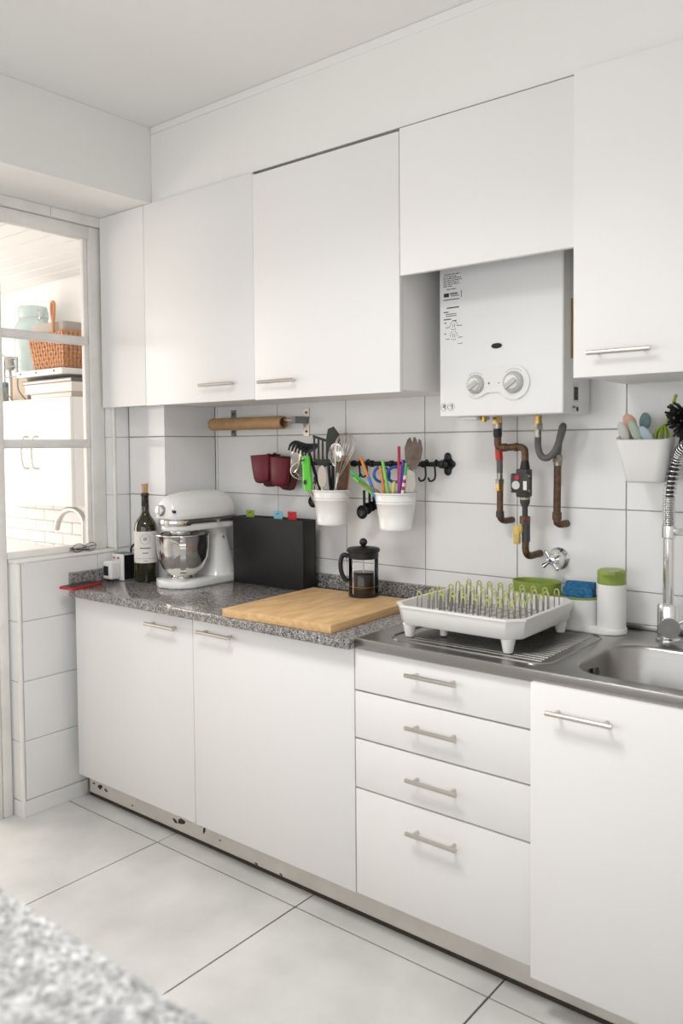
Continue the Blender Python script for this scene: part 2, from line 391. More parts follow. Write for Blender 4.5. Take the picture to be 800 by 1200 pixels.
part('front_edge', B().box(X0, X1, Y0-.002, Y0+.004, .868, .9006, .0025, 3).box(X0, X0+.004, Y0, -.02, .868, .9006, .0018, 2), steel, sk)
part('back_lip', B().box(X0+.004, X1, -.016, -.0006, .9, .916, .004, 3), steel, sk)
part('drain_hole', B().lathe((2.33, -.38, .7458), [(.045, 0), (.04, .003), (.032, .001)], 28), chrome, sk)
part('overflow', B().cyl((BX0+.012, -.40, .855), (BX0+.017, -.40, .855), .016), dark_gr, sk)
rdg = new_mesh('drainer_ridge', B().loft([[(x, -.0045, 0), (x, -.0025, .0022), (x, .0025, .0022), (x, .0045, 0)] for x in (-.22, .22)]), steel)
for k in range(18): piece('drainer_ridge', rdg, sk, (1.79, -.53+.0205*k, .9))
part('drainer_rim', B().tube([(*p, .9005) for p in rrect(1.535, 2.04, -.565, -.162, .05, 6)], .0035, 8, True), steel, sk)
# upper cabinets
ZB = 1.638
u1 = thing('wall_cabinet', (.7, -.2, ZB), 'long white wall cabinet with two doors above the stand mixer', 'cabinet')
part('body', B().prism([(-.052, YU+.0185), (1.464, YU+.0185), (1.464, -.0005), (.1915, -.0005), (.1915, -.2865), (-.052, -.2865)], ZB+.004, 2.39), lacq, u1)
part('filler_panel', B().box(-.101, .1985, YU, YU+.018, ZB, 2.4505, .001, 1), lacq, u1)
door(u1, .2, .8255, YU, ZB-.001, 2.4505, (.556, .738), 1.7)
door(u1, .8275, 1.465, YU-.001, ZB-.004, 2.440, (.872, 1.042), 1.695)
u2_ = thing('bridge_cabinet', (1.75, -.2, 1.995), 'short white wall cabinet above the gas water heater', 'cabinet')
part('body', B().box(1.468, 2.03, YU+.0185, -.001, 2.41, 2.43), lacq, u2_)
door(u2_, 1.467, 2.033, YU, 1.995, 2.4475)
u3 = thing('wall_cabinet', (2.45, -.2, 1.64), 'white wall cabinet with one visible door above the sink', 'cabinet')
part('body', B().box(2.036, 2.9, YU+.0185, -.0005, 1.648, 2.43), lacq, u3)
door(u3, 2.0355, 2.62, YU-.008, 1.644, 2.453, (2.085, 2.248), 1.705, t=.026)
door(u3, 2.624, 2.9, YU-.008, 1.644, 2.453, None, None, t=.026)
# foreground peninsula
pn = thing('peninsula_counter', (1.6, -2.27, 0), 'pale speckled granite counter across the aisle from the cabinets', 'counter')
part('top', B().box(.5, 2.72, -2.6, -1.972, .86, .9, .004, 2), granite_l, pn)
part('body', B().box(.55, 2.68, -2.56, -2.03, .1, .859), lacq, pn)
part('plinth', B().box(.58, 2.65, -2.5, -2.08, .001, .0995), plinth_m, pn)
# ceiling lamp
cl = thing('ceiling_lamp', (1.6, -1.75, CZ-.001), 'square white ceiling lamp over the aisle', 'lamp')
part('frame', B().box(1.32, 1.88, -2.03, -1.47, CZ-.05, CZ-.001, .004, 2), white_pl, cl)
part('diffuser', B().box(1.34, 1.86, -2.01, -1.49, CZ-.056, CZ-.0505), emit('lamp_glow', (1, .97, .93), 3.0), cl)
area('ceiling_lamp_light', (1.6, -1.75, CZ-.06), (0, 0, 0), .5, .5, LAMP_POWER, (1, .98, .955)).data.spread = R(138)

# ------------------------------------------------------------------ GAS WATER HEATER
HY = -.235
ht = thing('gas_water_heater', (1.727, -.13, 1.556), 'white gas water heater with two knobs mounted under the short cabinet', 'water heater')
part('casing', B().box(1.520, 1.934, HY+.02, -.028, 1.558, 2.18, .003, 2), heater_w, ht)
fc = part('front_cover', B().box(1.516, 1.938, HY, HY+.019, 1.556, 2.182, .006, 3), heater_w, ht)
pan = arc(1.653, 1.655, .042, 90, 310, 16)+[(1.695, 1.628), (1.735, 1.628)]+arc(1.782, 1.655, .052, 215, 450, 18)
cp = part('control_panel', B().slab(pan, (0, HY-.0035, 0), (1, 0, 0), (0, 0, 1), .0065), white_pl, ht)
for kx, kz, kr in ((1.653, 1.655, .030), (1.782, 1.655, .034)):
    k = part('knob', B().lathe((kx, HY-.007, kz), [(kr, 0), (kr*.98, -.004), (kr*.80, -.010)], 32, 'y'), mid_gr if False else mat('knob_grey', (.52, .52, .51), .4), ht)
    kk = part('knob_cap', B().lathe((kx, HY-.0172, kz), [(kr*.66, 0), (kr*.62, -.007), (kr*.5, -.009)], 28, 'y'), white_pl, k)
    part('knob_grip', B().slab([(-kr*.62, -.007), (kr*.62, -.007), (kr*.55, .007), (-kr*.55, .007)], (kx, HY-.0305, kz-.004), (.82, 0, .57), (-.57, 0, .82), .009), mat('knob_grey', (.5,)*3), k)
part('flame_window', B().lathe((0, 0, 0), [(.0175, 0), (.0185, -.002)], 28, 'y'), black_pl, ht)
o = COL.objects[-1]; o.location = Vector((1.723, HY-.0002, 1.770))-WL[ht.as_pointer()]; o.scale = (1, 1, .45)
for v in o.data.vertices: v.co += WL[ht.as_pointer()]
def strip(x0, x1, z, h=.0028, m=ink):
    part('print_line', B().box(x0, x1, HY-.0006, HY+.0002, z-h/2, z+h/2), m, fc)
random.seed(3)
for z, a, c_ in ((2.010, .004, .062), (2.003, .001, .05), (1.997, .001, .066), (1.991, 0, .068), (1.985, 0, .060), (1.979, .0, .06), (1.973, 0, .032), (1.963, .012, .05)):
    x = 1.532+a
    while x < 1.532+c_:
        l = random.uniform(.006, .018); strip(x, min(x+l, 1.532+c_), z, .0022); x += l+.003
part('print_badge', B().box(1.534, 1.553, HY-.0006, HY+.0002, 1.939, 1.951), ink, fc)
def text(body, parent, loc, size, m, name='print_text', rot=(R(90), 0, 0), ext=.0002):
    cu = bpy.data.curves.new(name, 'FONT'); cu.body = body; cu.size = size; cu.extrude = ext; cu.align_x = 'LEFT'
    t = bpy.data.objects.new(name, cu); COL.objects.link(t)
    dg = bpy.context.evaluated_depsgraph_get(); me = bpy.data.meshes.new_from_object(t.evaluated_get(dg))
    bpy.data.objects.remove(t); me.materials.clear(); me.materials.append(m); me.name = name
    q = bpy.data.objects.new(name, me); COL.objects.link(q); q.parent = parent
    q.location = Vector(loc)-WL[parent.as_pointer()]; q.rotation_euler = rot; WL[q.as_pointer()] = Vector(loc); return q
strip(1.557, 1.585, 1.948, .006, ink_g); strip(1.560, 1.590, 1.941, .003, ink_g); strip(1.532, 1.592, 1.930, .0025); strip(1.597, 1.599, 1.945, .022)
strip(1.545, 1.590, 1.904, .0035); strip(1.533, 1.551, 1.891, .003); strip(1.541, 1.580, 1.884, .002); strip(1.541, 1.580, 1.878, .002); strip(1.533, 1.560, 1.868, .003)
strip(1.535, 1.543, 1.857, .003); strip(1.566, 1.580, 1.862, .003); strip(1.540, 1.556, 1.842, .0018); strip(1.584, 1.600, 1.845, .0018)
strip(1.535, 1.541, 1.822, .003); strip(1.540, 1.555, 1.805, .0018); strip(1.586, 1.602, 1.808, .0018); strip(1.584, 1.602, 1.788, .0015)
for cz in (1.847, 1.815):
    for k in range(12):
        if k % 4 != 3: 
            a = k/12*2*math.pi; px, pz = 1.570+.0125*math.cos(a), cz+.0135*math.sin(a)
            strip(px-.0016, px+.0016, pz, .0024)
    strip(1.566, 1.5675, cz, .012, ink_g); strip(1.573, 1.5745, cz, .012, ink_g)
for cx in (1.534, 1.560):
    part('warning_sign', B().tube([(cx+.0125*math.cos(a/16*6.283), HY-.0003, 1.588+.0125*math.sin(a/16*6.283)) for a in range(16)], .0005, 4, True), ink_g, fc)
    for k in range(7): strip(cx-.008+random.random()*.010, cx+.003+random.random()*.004, 1.582+k*.0023, .0014)
for cx, r0 in ((1.653, .036), (1.782, .041)):
    for k in range(7):
        a = R(125-k*70/6); x_, z_ = cx+r0*math.cos(a), 1.655+r0*math.sin(a)
        part('scale_mark', B().box(x_-.0012, x_+.0012, HY-.0074, HY-.0066, z_-.001, z_+.001), ink, cp)
part('scale_mark', B().box(1.697, 1.701, HY-.0074, HY-.0066, 1.653, 1.659), ink, cp)
part('scale_mark', B().box(1.730, 1.737, HY-.0074, HY-.0066, 1.655, 1.6565), ink, cp)
sx = 1.934
part('energy_label', B().box(sx, sx+.0008, -.172, -.135, 1.722, 1.90), yel_lab, ht)
nl = part('rating_label', B().box(sx, sx+.0008, -.162, -.113, 1.592, 1.652), paper, ht)
for k in range(9): part('barcode_bar', B().box(sx+.0007, sx+.0013, -.150+k*.0035, -.148+k*.0035, 1.598, 1.638), ink, nl)
nl2 = part('rating_label', B().box(sx, sx+.0008, -.165, -.113, 1.562, 1.584), paper, ht)
part('print_block', B().box(sx+.0007, sx+.0013, -.132, -.117, 1.566, 1.578), ink, nl2)
part('print_block', B().box(sx+.0007, sx+.0013, -.160, -.140, 1.574, 1.580), ink_g, nl2)
part('underside_bracket', B().box(1.56, 1.625, -.19, -.10, 1.546, 1.557, .002, 1), white_pl, ht)
part('drain_plug', B().cyl((1.635, -.16, 1.557), (1.635, -.16, 1.540), .010), brass, ht)

# ------------------------------------------------------------------ PIPES under the heater
gp = thing('gas_pipe', (1.74, -.01, 1.13), 'brown gas pipe with black regulator and yellow shutoff valve', 'pipe')
part('brass_nut', B().cyl((1.656, -.105, 1.5555), (1.656, -.105, 1.535), .016, n=6), brass, gp)
part('union_nut', B().cyl((1.656, -.105, 1.535), (1.656, -.105, 1.518), .0155, n=12), aged, gp)
part('taped_joint', B().lathe((1.656, -.105, 1.49), [(.0125, 0), (.0145, .008), (.0135, .02), (.0145, .028)], 14), tapeb, gp)
part('elbow_pipe', B().tube(bez([(1.656, -.105, 1.49), (1.656, -.105, 1.468), (1.662, -.105, 1.458), (1.68, -.105, 1.456), (1.73, -.105, 1.458), (1.748, -.105, 1.452), (1.753, -.105, 1.438), (1.753, -.105, 1.40)], 6), .0115, 12), rust, gp)
part('pipe_collar', B().cyl((1.674, -.105, 1.4565), (1.688, -.105, 1.4565), .0135), rust, gp)
part('pipe_collar', B().cyl((1.718, -.105, 1.4575), (1.728, -.105, 1.4575), .0135), rust, gp)
part('taped_joint', B().lathe((1.753, -.105, 1.388), [(.016, 0), (.013, .02), (.0115, .026)], 14), tapeb, gp)
rg = part('regulator', B().box(1.716, 1.784, -.135, -.115, 1.312, 1.374, .005, 2).box(1.732, 1.772, -.131, -.088, 1.298, 1.388, .006, 2), mat('regulator_grey', (.045, .042, .04), .45, var=.3, vscale=80), gp)
part('red_button', B().cyl((1.742, -.134, 1.361), (1.742, -.1395, 1.361), .0078), red, rg)
part('white_dial', B().cyl((1.738, -.134, 1.337), (1.738, -.140, 1.337), .0135, n=20), mat('dial_white', (.6, .6, .58), .5), rg)
part('label', B().box(1.762, 1.774, -.1365, -.1347, 1.322, 1.350), paper, rg)
for (x, z) in ((1.720, 1.366), (1.783, 1.366), (1.720, 1.320), (1.783, 1.320)): part('screw', B().cyl((x, -.134, z), (x, -.137, z), .003, n=8), aged, rg)
part('union_nut', B().cyl((1.753, -.105, 1.298), (1.753, -.105, 1.290), .017), aged, gp)
part('reducer', B().lathe((1.753, -.105, 1.235), [(.009, 0), (.009, .03), (.016, .045), (.016, .055)], 14), dark_gr, gp)
part('hex_union', B().cyl((1.753, -.105, 1.236), (1.753, -.105, 1.212), .018, n=6), rust, gp)
part('valve_body', B().cyl((1.756, -.105, 1.212), (1.756, -.105, 1.155), .0135), dark_gr, gp)
part('valve_lever', B().box(1.722, 1.744, -.128, -.114, 1.148, 1.205, .004, 2).box(1.726, 1.752, -.126, -.108, 1.182, 1.208, .005, 2), yellow, gp)
part('elbow_pipe', B().tube(bez([(1.755, -.105, 1.156), (1.755, -.105, 1.128), (1.757, -.095, 1.112), (1.757, -.075, 1.106), (1.757, -.03, 1.106), (1.757, -.0005, 1.106)], 6), .0115, 12), rust, gp)
hp = thing('hot_water_pipe', (1.66, -.01, 1.21), 'brown water pipe with red tape and grey hose', 'pipe')
part('hose', B().tube(bez([(1.640, -.07, 1.556), (1.640, -.07, 1.46), (1.644, -.07, 1.42), (1.645, -.07, 1.372)], 8), .0105, 12), hose_g, hp)
part('red_tape', B().tube([(1.6405, -.07, 1.462), (1.642, -.07, 1.44), (1.6435, -.07, 1.415)], .0122, 14), red, hp)
part('ferrule', B().cyl((1.645, -.07, 1.372), (1.645, -.07, 1.352), .0095), aged, hp)
part('union_nut', B().cyl((1.645, -.07, 1.352), (1.645, -.07, 1.336), .0145, n=6), aged, hp)
part('brass_nut', B().cyl((1.645, -.07, 1.336), (1.645, -.07, 1.314), .0135, n=6), brass, hp)
part('elbow_pipe', B().tube(bez([(1.646, -.07, 1.314), (1.646, -.07, 1.235), (1.648, -.063, 1.218), (1.652, -.045, 1.212), (1.655, -.02, 1.212), (1.655, -.0005, 1.212)], 6), .0108, 12), rust, hp)
part('elbow_collar', B().cyl((1.646, -.07, 1.245), (1.646, -.07, 1.225), .0135), dark_gr, hp)
wp = thing('cold_water_pipe', (1.83, -.01, 1.21), 'brown water pipe with looped grey flexible hose', 'pipe')
part('brass_nut', B().cyl((1.795, -.1, 1.5555), (1.795, -.1, 1.532), .0125), brass, wp)
part('union_nut', B().cyl((1.795, -.1, 1.532), (1.795, -.1, 1.512), .0155, n=6), aged, wp)
part('ferrule', B().cyl((1.795, -.1, 1.512), (1.795, -.1, 1.488), .0105), aged, wp)
part('hose', B().tube(bez([(1.795, -.1, 1.49), (1.796, -.1, 1.455), (1.806, -.1, 1.430), (1.826, -.1, 1.423), (1.850, -.1, 1.442), (1.866, -.1, 1.475), (1.874, -.095, 1.505), (1.872, -.083, 1.522), (1.862, -.07, 1.515), (1.848, -.06, 1.475), (1.842, -.057, 1.42)], 8), .0105, 12), hose_g, wp)
part('union_nut', B().cyl((1.842, -.057, 1.432), (1.842, -.057, 1.410), .016, n=6), aged, wp)
part('union_nut', B().cyl((1.842, -.057, 1.410), (1.842, -.057, 1.398), .0135, n=12), aged, wp)
part('elbow_pipe', B().tube(bez([(1.842, -.057, 1.398), (1.840, -.057, 1.235), (1.841, -.052, 1.216), (1.845, -.04, 1.210), (1.848, -.02, 1.210), (1.848, -.0005, 1.210)], 6), .0118, 12), rust, wp)
part('elbow_collar', B().cyl((1.840, -.057, 1.25), (1.840, -.057, 1.226), .0145), rust, wp)
sv = thing('stop_valve', (1.822, -.0005, 1.095), 'chrome wall stop valve with cross handle below the pipes', 'valve')
part('escutcheon', B().lathe((1.822, -.0008, 1.095), [(.036, 0), (.036, -.004), (.026, -.014), (.021, -.03), (.020, -.045)], 28, 'y'), chrome, sv)
vc = Vector((1.822, -.057, 1.095))
hd = part('cross_handle', B().lathe(vc, [(.014, .012), (.016, 0), (.013, -.008), (.008, -.010)], 20, 'y'), chrome, sv)
for a in (38, 128, 218, 308):
    d = Vector((math.cos(R(a)), 0, math.sin(R(a))))
    part('handle_arm', B().tube([vc+d*.008, vc+d*.022, vc+d*.034, vc+d*.038], [.006, .0055, .0085, .005], 10), chrome, hd)
part('blue_dot', B().cyl(vc+Vector((0, -.0098, 0)), vc+Vector((0, -.0112, 0)), .0055), mat('blue_mark', (.03, .08, .4), .3), hd)

# ------------------------------------------------------------------ WORKTOP ITEMS
# stand mixer
MX = .335
mx = thing('stand_mixer', (MX, -.24, .9), 'white stand mixer with steel trim on the granite worktop', 'mixer')
bo = arc(MX, -.318, .108, 180, 360, 18)+[(MX+.097, -.20)]+arc(MX+.045, -.10, .05, 0, 90, 5)+arc(MX-.045, -.10, .05, 90, 180, 5)+[(MX-.097, -.20)]
part('base', B().prism(bo, .9005, .930, .009), white_en, mx, ang=50)
def oval(cx, cy, rx, ry, z, n=28, p=2.4):
    out = []
    for i in range(n):
        t = 2*math.pi*i/n; c, s_ = math.cos(t), math.sin(t)
        out.append((cx+rx*math.copysign(abs(c)**(2/p), c), cy+ry*math.copysign(abs(s_)**(2/p), s_), z))
    return out
part('pedestal', B().loft([oval(MX, -.135, .085, .085, .922), oval(MX, -.130, .076, .078, .945), oval(MX, -.130, .064, .062, .99), oval(MX, -.138, .058, .050, 1.05), oval(MX, -.146, .054, .044, 1.10), oval(MX, -.152, .056, .052, 1.13), oval(MX, -.165, .062, .08, 1.15)]), white_en, mx, ang=60)
def ring_y(y, rx, rzu, rzd, zc, n=28):
    out = []
    for i in range(n):
        t = 2*math.pi*i/n; s_ = math.sin(t)
        out.append((MX+rx*math.cos(t), y, zc+(rzu if s_ > 0 else rzd)*math.copysign(abs(s_)**.9, s_)))
    return out
zc = 1.178
part('head', B().loft([ring_y(-.422, .024, .045, .002, zc+.008), ring_y(-.417, .045, .070, .003, zc+.003), ring_y(-.402, .060, .086, .005, zc), ring_y(-.375, .071, .097, .006, zc), ring_y(-.32, .080, .105, .006, zc), ring_y(-.24, .085, .109, .006, zc), ring_y(-.16, .084, .108, .006, zc), ring_y(-.11, .078, .100, .006, zc), ring_y(-.078, .062, .083, .005, zc), ring_y(-.062, .042, .058, .004, zc), ring_y(-.056, .02, .034, .003, zc+.005)]), white_en, mx, ang=70)
band = lambda g: arc(MX, -.345, .066+g, 180, 360, 14)+arc(MX+.022, -.125, .062+g, 0, 90, 8)+arc(MX-.022, -.125, .062+g, 90, 180, 8)
part('trim_band', B().prism(band(.003), 1.156, 1.175, .002), mat('grey_band', (.19, .185, .18), .3, .7), mx)
part('jaw', B().prism(band(-.002), 1.128, 1.1555, .006), white_en, mx, ang=50)
part('planetary_ring', B().lathe((MX, -.325, 1.108), [(.040, 0), (.046, .004), (.046, .020)], 28), inox, mx)
part('nose_plate', B().lathe((MX, -.347, 1.150), [(.0675, 0), (.069, .004), (.069, .020), (.0675, .024)], 32), inox, mx)
part('hub_cap', B().lathe((MX, -.425, 1.214), [(.023, .006), (.023, -.008), (.019, -.014), (.012, -.015)], 24, 'y'), chrome, mx)
part('hub_screw', B().cyl((MX+.046, -.405, 1.21), (MX+.066, -.412, 1.21), .006), black_pl, mx)
part('lock_knob', B().cyl((MX+.082, -.20, 1.163), (MX+.098, -.20, 1.163), .007), chrome, mx)
part('pivot_pin', B().cyl((MX+.053, -.148, 1.088), (MX+.060, -.148, 1.088), .005), steel_h, mx)
part('beater', B().cyl((MX, -.318, 1.108), (MX, -.318, 1.06), .011).slab([(-.012, 0), (.012, 0), (.045, -.04), (.03, -.10), (-.03, -.10), (-.045, -.04)], (MX, -.318, 1.065), (.78, .62, 0), (0, 0, 1), .012), white_pl, mx)
bw = thing('mixing_bowl', (MX, -.318, .9305), 'polished steel mixing bowl seated on the stand mixer', 'bowl')
part('bowl', B().lathe((MX, -.318, .9305), [(.048, 0), (.050, .004), (.044, .010), (.060, .020), (.083, .045), (.100, .085), (.1065, .130), (.108, .176), (.1115, .180), (.1105, .183), (.1065, .180), (.104, .13), (.097, .085), (.08, .047), (.05, .022), (.01, .018)], 48), inox, bw, ang=60)
hdv = Vector((.765, -.644, 0)); bc = Vector((MX, -.318, 0)); tng = Vector((.644, .765, 0))
hpth = bez([bc+hdv*.106+Vector((0, 0, 1.092)), bc+hdv*.130+Vector((0, 0, 1.094)), bc+hdv*.145+Vector((0, 0, 1.075)), bc+hdv*.142+Vector((0, 0, 1.02)), bc+hdv*.128+Vector((0, 0, .968)), bc+hdv*.098+Vector((0, 0, .966))], 6)
part('handle', B().loft([[p+tng*.011+hdv*.002, p-tng*.011+hdv*.002, p-tng*.011-hdv*.002, p+tng*.011-hdv*.002] for p in hpth]), inox, bw, ang=60)
# wine bottle
BC = (.128, -.345, .9005)
wbt = thing('wine_bottle', BC, 'dark green wine bottle with white label and loose cork', 'bottle')
part('glass', B().lathe(BC, [(.034, .004), (.043, 0), (.047, .006), (.047, .225), (.044, .245), (.034, .262), (.022, .278), (.0165, .295), (.0155, .36), (.018, .362), (.018, .372), (.0155, .374)], 36), bottle_g, wbt, ang=60)
part('cork', B().lathe(BC, [(.0125, .3745), (.0125, .392), (.0145, .41), (.014, .412)], 18), cork_m, wbt)
def wrap(r, z0, z1, a0, a1, n=18):
    return B().loft([[(BC[0]+r*math.cos(R(a0+(a1-a0)*i/n)), BC[1]+r*math.sin(R(a0+(a1-a0)*i/n)), BC[2]+z) for i in range(n+1)] for z in (z0, z1)], False, False, closed=False)
lb = part('label', wrap(.0476, .082, .214, -125, 45), paper, wbt)
part('label_emblem', B().tube([(BC[0]+.0483*math.cos(R(-40+24*math.cos(t/20*6.283))), BC[1]+.0483*math.sin(R(-40+24*math.cos(t/20*6.283))), BC[2]+.182+.020*math.sin(t/20*6.283)) for t in range(20)], .0006, 4, True), ink_g, lb)
part('label_emblem', wrap(.0482, .176, .190, -50, -30, 6), mat('emblem_grey', (.42, .41, .40), .7), lb)
for z0, z1, a0, a1 in ((.142, .147, -68, -14), (.122, .126, -55, -25), (.100, .1012, -95, 15), (.090, .092, -50, -28)):
    part('label_lettering', wrap(.0482, z0, z1, a0, a1, 8), ink_g, lb)
# voltage adapter with cable
ad = thing('power_adapter', (.0, -.38, .9005), 'white boxy power converter with black panel beside the wine bottle', 'adapter')
part('body', B().box(-.030, .030, -.452, -.402, .908, .985, .009, 3), white_pl, ad)
part('body', B().box(-.028, .036, -.345, -.312, .908, .988, .009, 3), white_pl, ad)
part('mounting_plate', B().box(-.031, .048, -.402, -.345, .9008, 1.012, .002, 2), white_pl, ad)
part('black_panel', B().box(.0482, .0505, -.398, -.349, .904, 1.009), black_pl, ad)
part('top_panel', B().box(-.025, .046, -.398, -.349, 1.0122, 1.0145), mat('grey_lid', (.2, .2, .2), .4), ad)
part('port', B().box(-.020, .012, -.4535, -.4515, .925, .965), black_pl, ad)
for x in (-.012, .018): part('screw', B().cyl((x, -.404, .996), (x, -.409, .996), .005, n=10), brass, ad)
part('cable', B().tube(bez([(.01, -.33, .987), (.015, -.335, 1.03), (.045, -.33, 1.055), (.07, -.32, 1.05), (.072, -.313, 1.0), (.060, -.31, .93), (.058, -.305, .904)], 8), .0045, 8), black_pl, ad)
# phone
ph = thing('phone', (0, -.58, .9005), 'smartphone in a red case lying at the worktop corner', 'phone')
part('case', B().prism(rrect(-.040, .040, -.084, .084, .012, 4), 0, .0095, .002), red, ph)
o = COL.objects[-1]
for v in o.data.vertices: v.co += WL[ph.as_pointer()]
part('screen', B().prism(rrect(-.036, .036, -.080, .080, .009, 4), .0096, .0103), black_pl, ph)
o = COL.objects[-1]
for v in o.data.vertices: v.co += WL[ph.as_pointer()]
ph.location = (.024, -.592, .9007); ph.rotation_euler = (0, 0, R(10))
# eyeglasses on the sill
gl = thing('eyeglasses', (-.1, -.5, 1.0265), 'thin framed eyeglasses lying on the window sill', 'eyeglasses')
for yy in (-.535, -.475):
    rim = [(-.078+.004*math.sin(t/20*6.283), yy+.026*math.cos(t/20*6.283), 1.0455+.018*math.sin(t/20*6.283)) for t in range(20)]
    f_ = part('rim', B().tube(rim, .0013, 6, True), dark_gr, gl)
    part('lens', B().loft([rim, [(p[0]+.0008, p[1], p[2]) for p in rim]]), glass, f_)
part('bridge', B().tube([(-.077, -.509, 1.05), (-.074, -.505, 1.053), (-.077, -.501, 1.05)], .0013, 6), dark_gr, gl)
part('temple', B().tube([(-.078, -.561, 1.050), (-.10, -.559, 1.045), (-.105, -.52, 1.034), (-.107, -.46, 1.031)], .0022, 6), black_pl, gl)
part('temple', B().tube([(-.078, -.449, 1.050), (-.098, -.450, 1.046), (-.101, -.50, 1.040), (-.102, -.56, 1.036)], .0022, 6), black_pl, gl)
# black case with index boards
cs = thing('board_case', (.64, -.09, .9005), 'flat black plastic case holding colour tabbed chopping boards', 'case')
part('front_panel', B().box(.437, .828, -.135, -.126, .9007, 1.176, .004, 2), black_case, cs)
part('back_panel', B().box(.437, .828, -.062, -.055, .9007, 1.176, .003, 2), black_case, cs)
part('side_panel', B().box(.8195, .828, -.1255, -.0625, .9007, 1.176, .002, 2), black_case, cs)
part('side_panel', B().box(.437, .4455, -.1255, -.0625, .9007, 1.176, .002, 2), black_case, cs)
part('bottom_panel', B().box(.446, .819, -.1255, -.0625, .9007, .909), black_case, cs)
for i, (nm, c, x) in enumerate((('green', (.24, .36, .05), .50), ('blue', (.22, .52, .66), .645), ('red', (.55, .02, .03), .708), ('white', (.8, .8, .78), .75))):
    y = -.116+.014*i
    m = mat('board_'+nm, (.75, .75, .73), .5)
    t = thing('chopping_board', (.63, y, .9095), 'thin chopping board with %s index tab in the black case' % nm if nm != 'white' else 'thin plain white chopping board at the back of the black case', 'chopping board')
    bd = part('board', B().box(.452, .812, y-.003, y+.003, .9097, 1.168, .001, 1), m, t)
    if nm != 'white':
        tb = part('index_tab', B().box(x, x+.046, y-.003, y+.003, 1.1682, 1.204, .0015, 1), mat('tab_'+nm, c, .4), t)
        part('tab_mark', B().slab([(-.009, -.004), (.004, .001), (.010, .006), (-.002, .003)], (x+.023, y-.0032, 1.192), (1, 0, 0), (0, 0, 1), .0006), ink, tb)
# wooden chopping board
wbd = thing('butcher_board', (0, 0, 0), 'thick bamboo chopping board on the granite worktop under the coffee press', 'chopping board')
part('board', B().box(-.2275, .2275, -.245, .245, 0, .0265, .002, 2), wood_b, wbd)
for k in range(5): part('glue_line', B().box(-.2277, .2277, -.2452, -.2448, .004+.0045*k, .0043+.0045*k), mat('glue_line', (.36, .2, .07), .6), wbd)
wbd.location = (1.137, -.392, .9006); wbd.rotation_euler = (0, 0, R(2.5))
# french press
FP = Vector((1.163, -.185, .9276))
fp = thing('french_press', FP, 'glass coffee press with black lid and handle, half full of coffee', 'coffee press')
part('beaker', B().lathe(FP, [(.0525, .001), (.0535, .004), (.0535, .150), (.0545, .155), (.0525, .155), (.0520, .004)], 36, cap0=False, cap1=False), glass, fp, ang=60)
part('base', B().lathe(FP, [(.050, 0), (.0545, .002), (.0545, .010), (.0525, .012)], 36), black_pl, fp)
part('coffee', B().lathe(FP, [(.0515, .0125), (.0518, .02), (.0518, .083), (.0512, .084)], 36), coffee, fp, ang=60)
lid = part('lid', B().lathe(FP, [(.050, .135), (.054, .137), (.0545, .158), (.059, .160), (.060, .168), (.055, .173), (.02, .178), (.008, .180)], 36), black_pl, fp)
part('knob', B().ball(FP+Vector((0, 0, .193)), .0145), black_pl, lid)
part('plunger_rod', B().cyl(FP+Vector((0, 0, .0845)), FP+Vector((0, 0, .135)), .0022, n=8), steel_h, fp)
part('plunger_disc', B().cyl(FP+Vector((0, 0, .036)), FP+Vector((0, 0, .0375)), .0523, n=32), brass, fp)
hv = Vector((-.78, -.63, 0)); tv = Vector((-.63, .78, 0))
hp_ = bez([FP+hv*.054+Vector((0, 0, .143)), FP+hv*.072+Vector((0, 0, .147)), FP+hv*.081+Vector((0, 0, .128)), FP+hv*.081+Vector((0, 0, .095)), FP+hv*.072+Vector((0, 0, .068)), FP+hv*.056+Vector((0, 0, .052))], 6)
part('handle', B().tube(hp_, .0085, 10), black_pl, fp)
# dish rack
dk = thing('dish_rack', (1.745, -.35, .9005), 'white plastic dish rack with green tipped wire prongs on the draining board', 'dish rack')
def cham(x0, x1, y0, y1, c, z): return [(x0+c, y0, z), (x1-c, y0, z), (x1, y0+c, z), (x1, y1-c, z), (x1-c, y1, z), (x0+c, y1, z), (x0, y1-c, z), (x0, y0+c, z)]
rx0, rx1, ry0, ry1 = 1.537, 1.957, -.553, -.158
part('tray', B().loft([cham(rx0+.018, rx1-.018, ry0+.018, ry1-.018, .034, .942), cham(rx0+.012, rx1-.012, ry0+.012, ry1-.012, .036, .948), cham(rx0+.004, rx1-.004, ry0+.004, ry1-.004, .038, .992), cham(rx0, rx1, ry0, ry1, .04, .994), cham(rx0, rx1, ry0, ry1, .04, 1.0), cham(rx0+.010, rx1-.010, ry0+.010, ry1-.010, .038, 1.0), cham(rx0+.018, rx1-.018, ry0+.018, ry1-.018, .036, .953)]), white_pl, dk)
for (x, y) in ((1.585, -.515), (1.905, -.515), (1.915, -.20), (1.58, -.20)):
    lg = part('leg', B().lathe((x, y, .9036), [(.012, 0), (.0135, .002), (.021, .040)], 16), white_pl, dk)
    part('rubber_foot', B().cyl((x, y, .9027), (x, y, .9038), .011), black_pl, lg)
sp_ = part('drain_spout', B().lathe((1.665, -.455, .906), [(.010, 0), (.013, .038)], 12), white_pl, dk)
part('spout_mouth', B().cyl((1.665, -.455, .903), (1.665, -.455, .9065), .009), black_pl, sp_)
gw = B()
for k in range(7): y = -.50+.048*k; gw.cyl((1.585, y, .962), (1.91, y, .962), .0017, n=6)
for k in range(10): x = 1.595+.034*k; gw.cyl((x, -.515, .959), (x, -.195, .959), .0017, n=6)
part('wire_grid', gw, steel_h, dk, kind='stuff')
wire_g = mat('wire_grey', (.30, .30, .30), .35, .6)
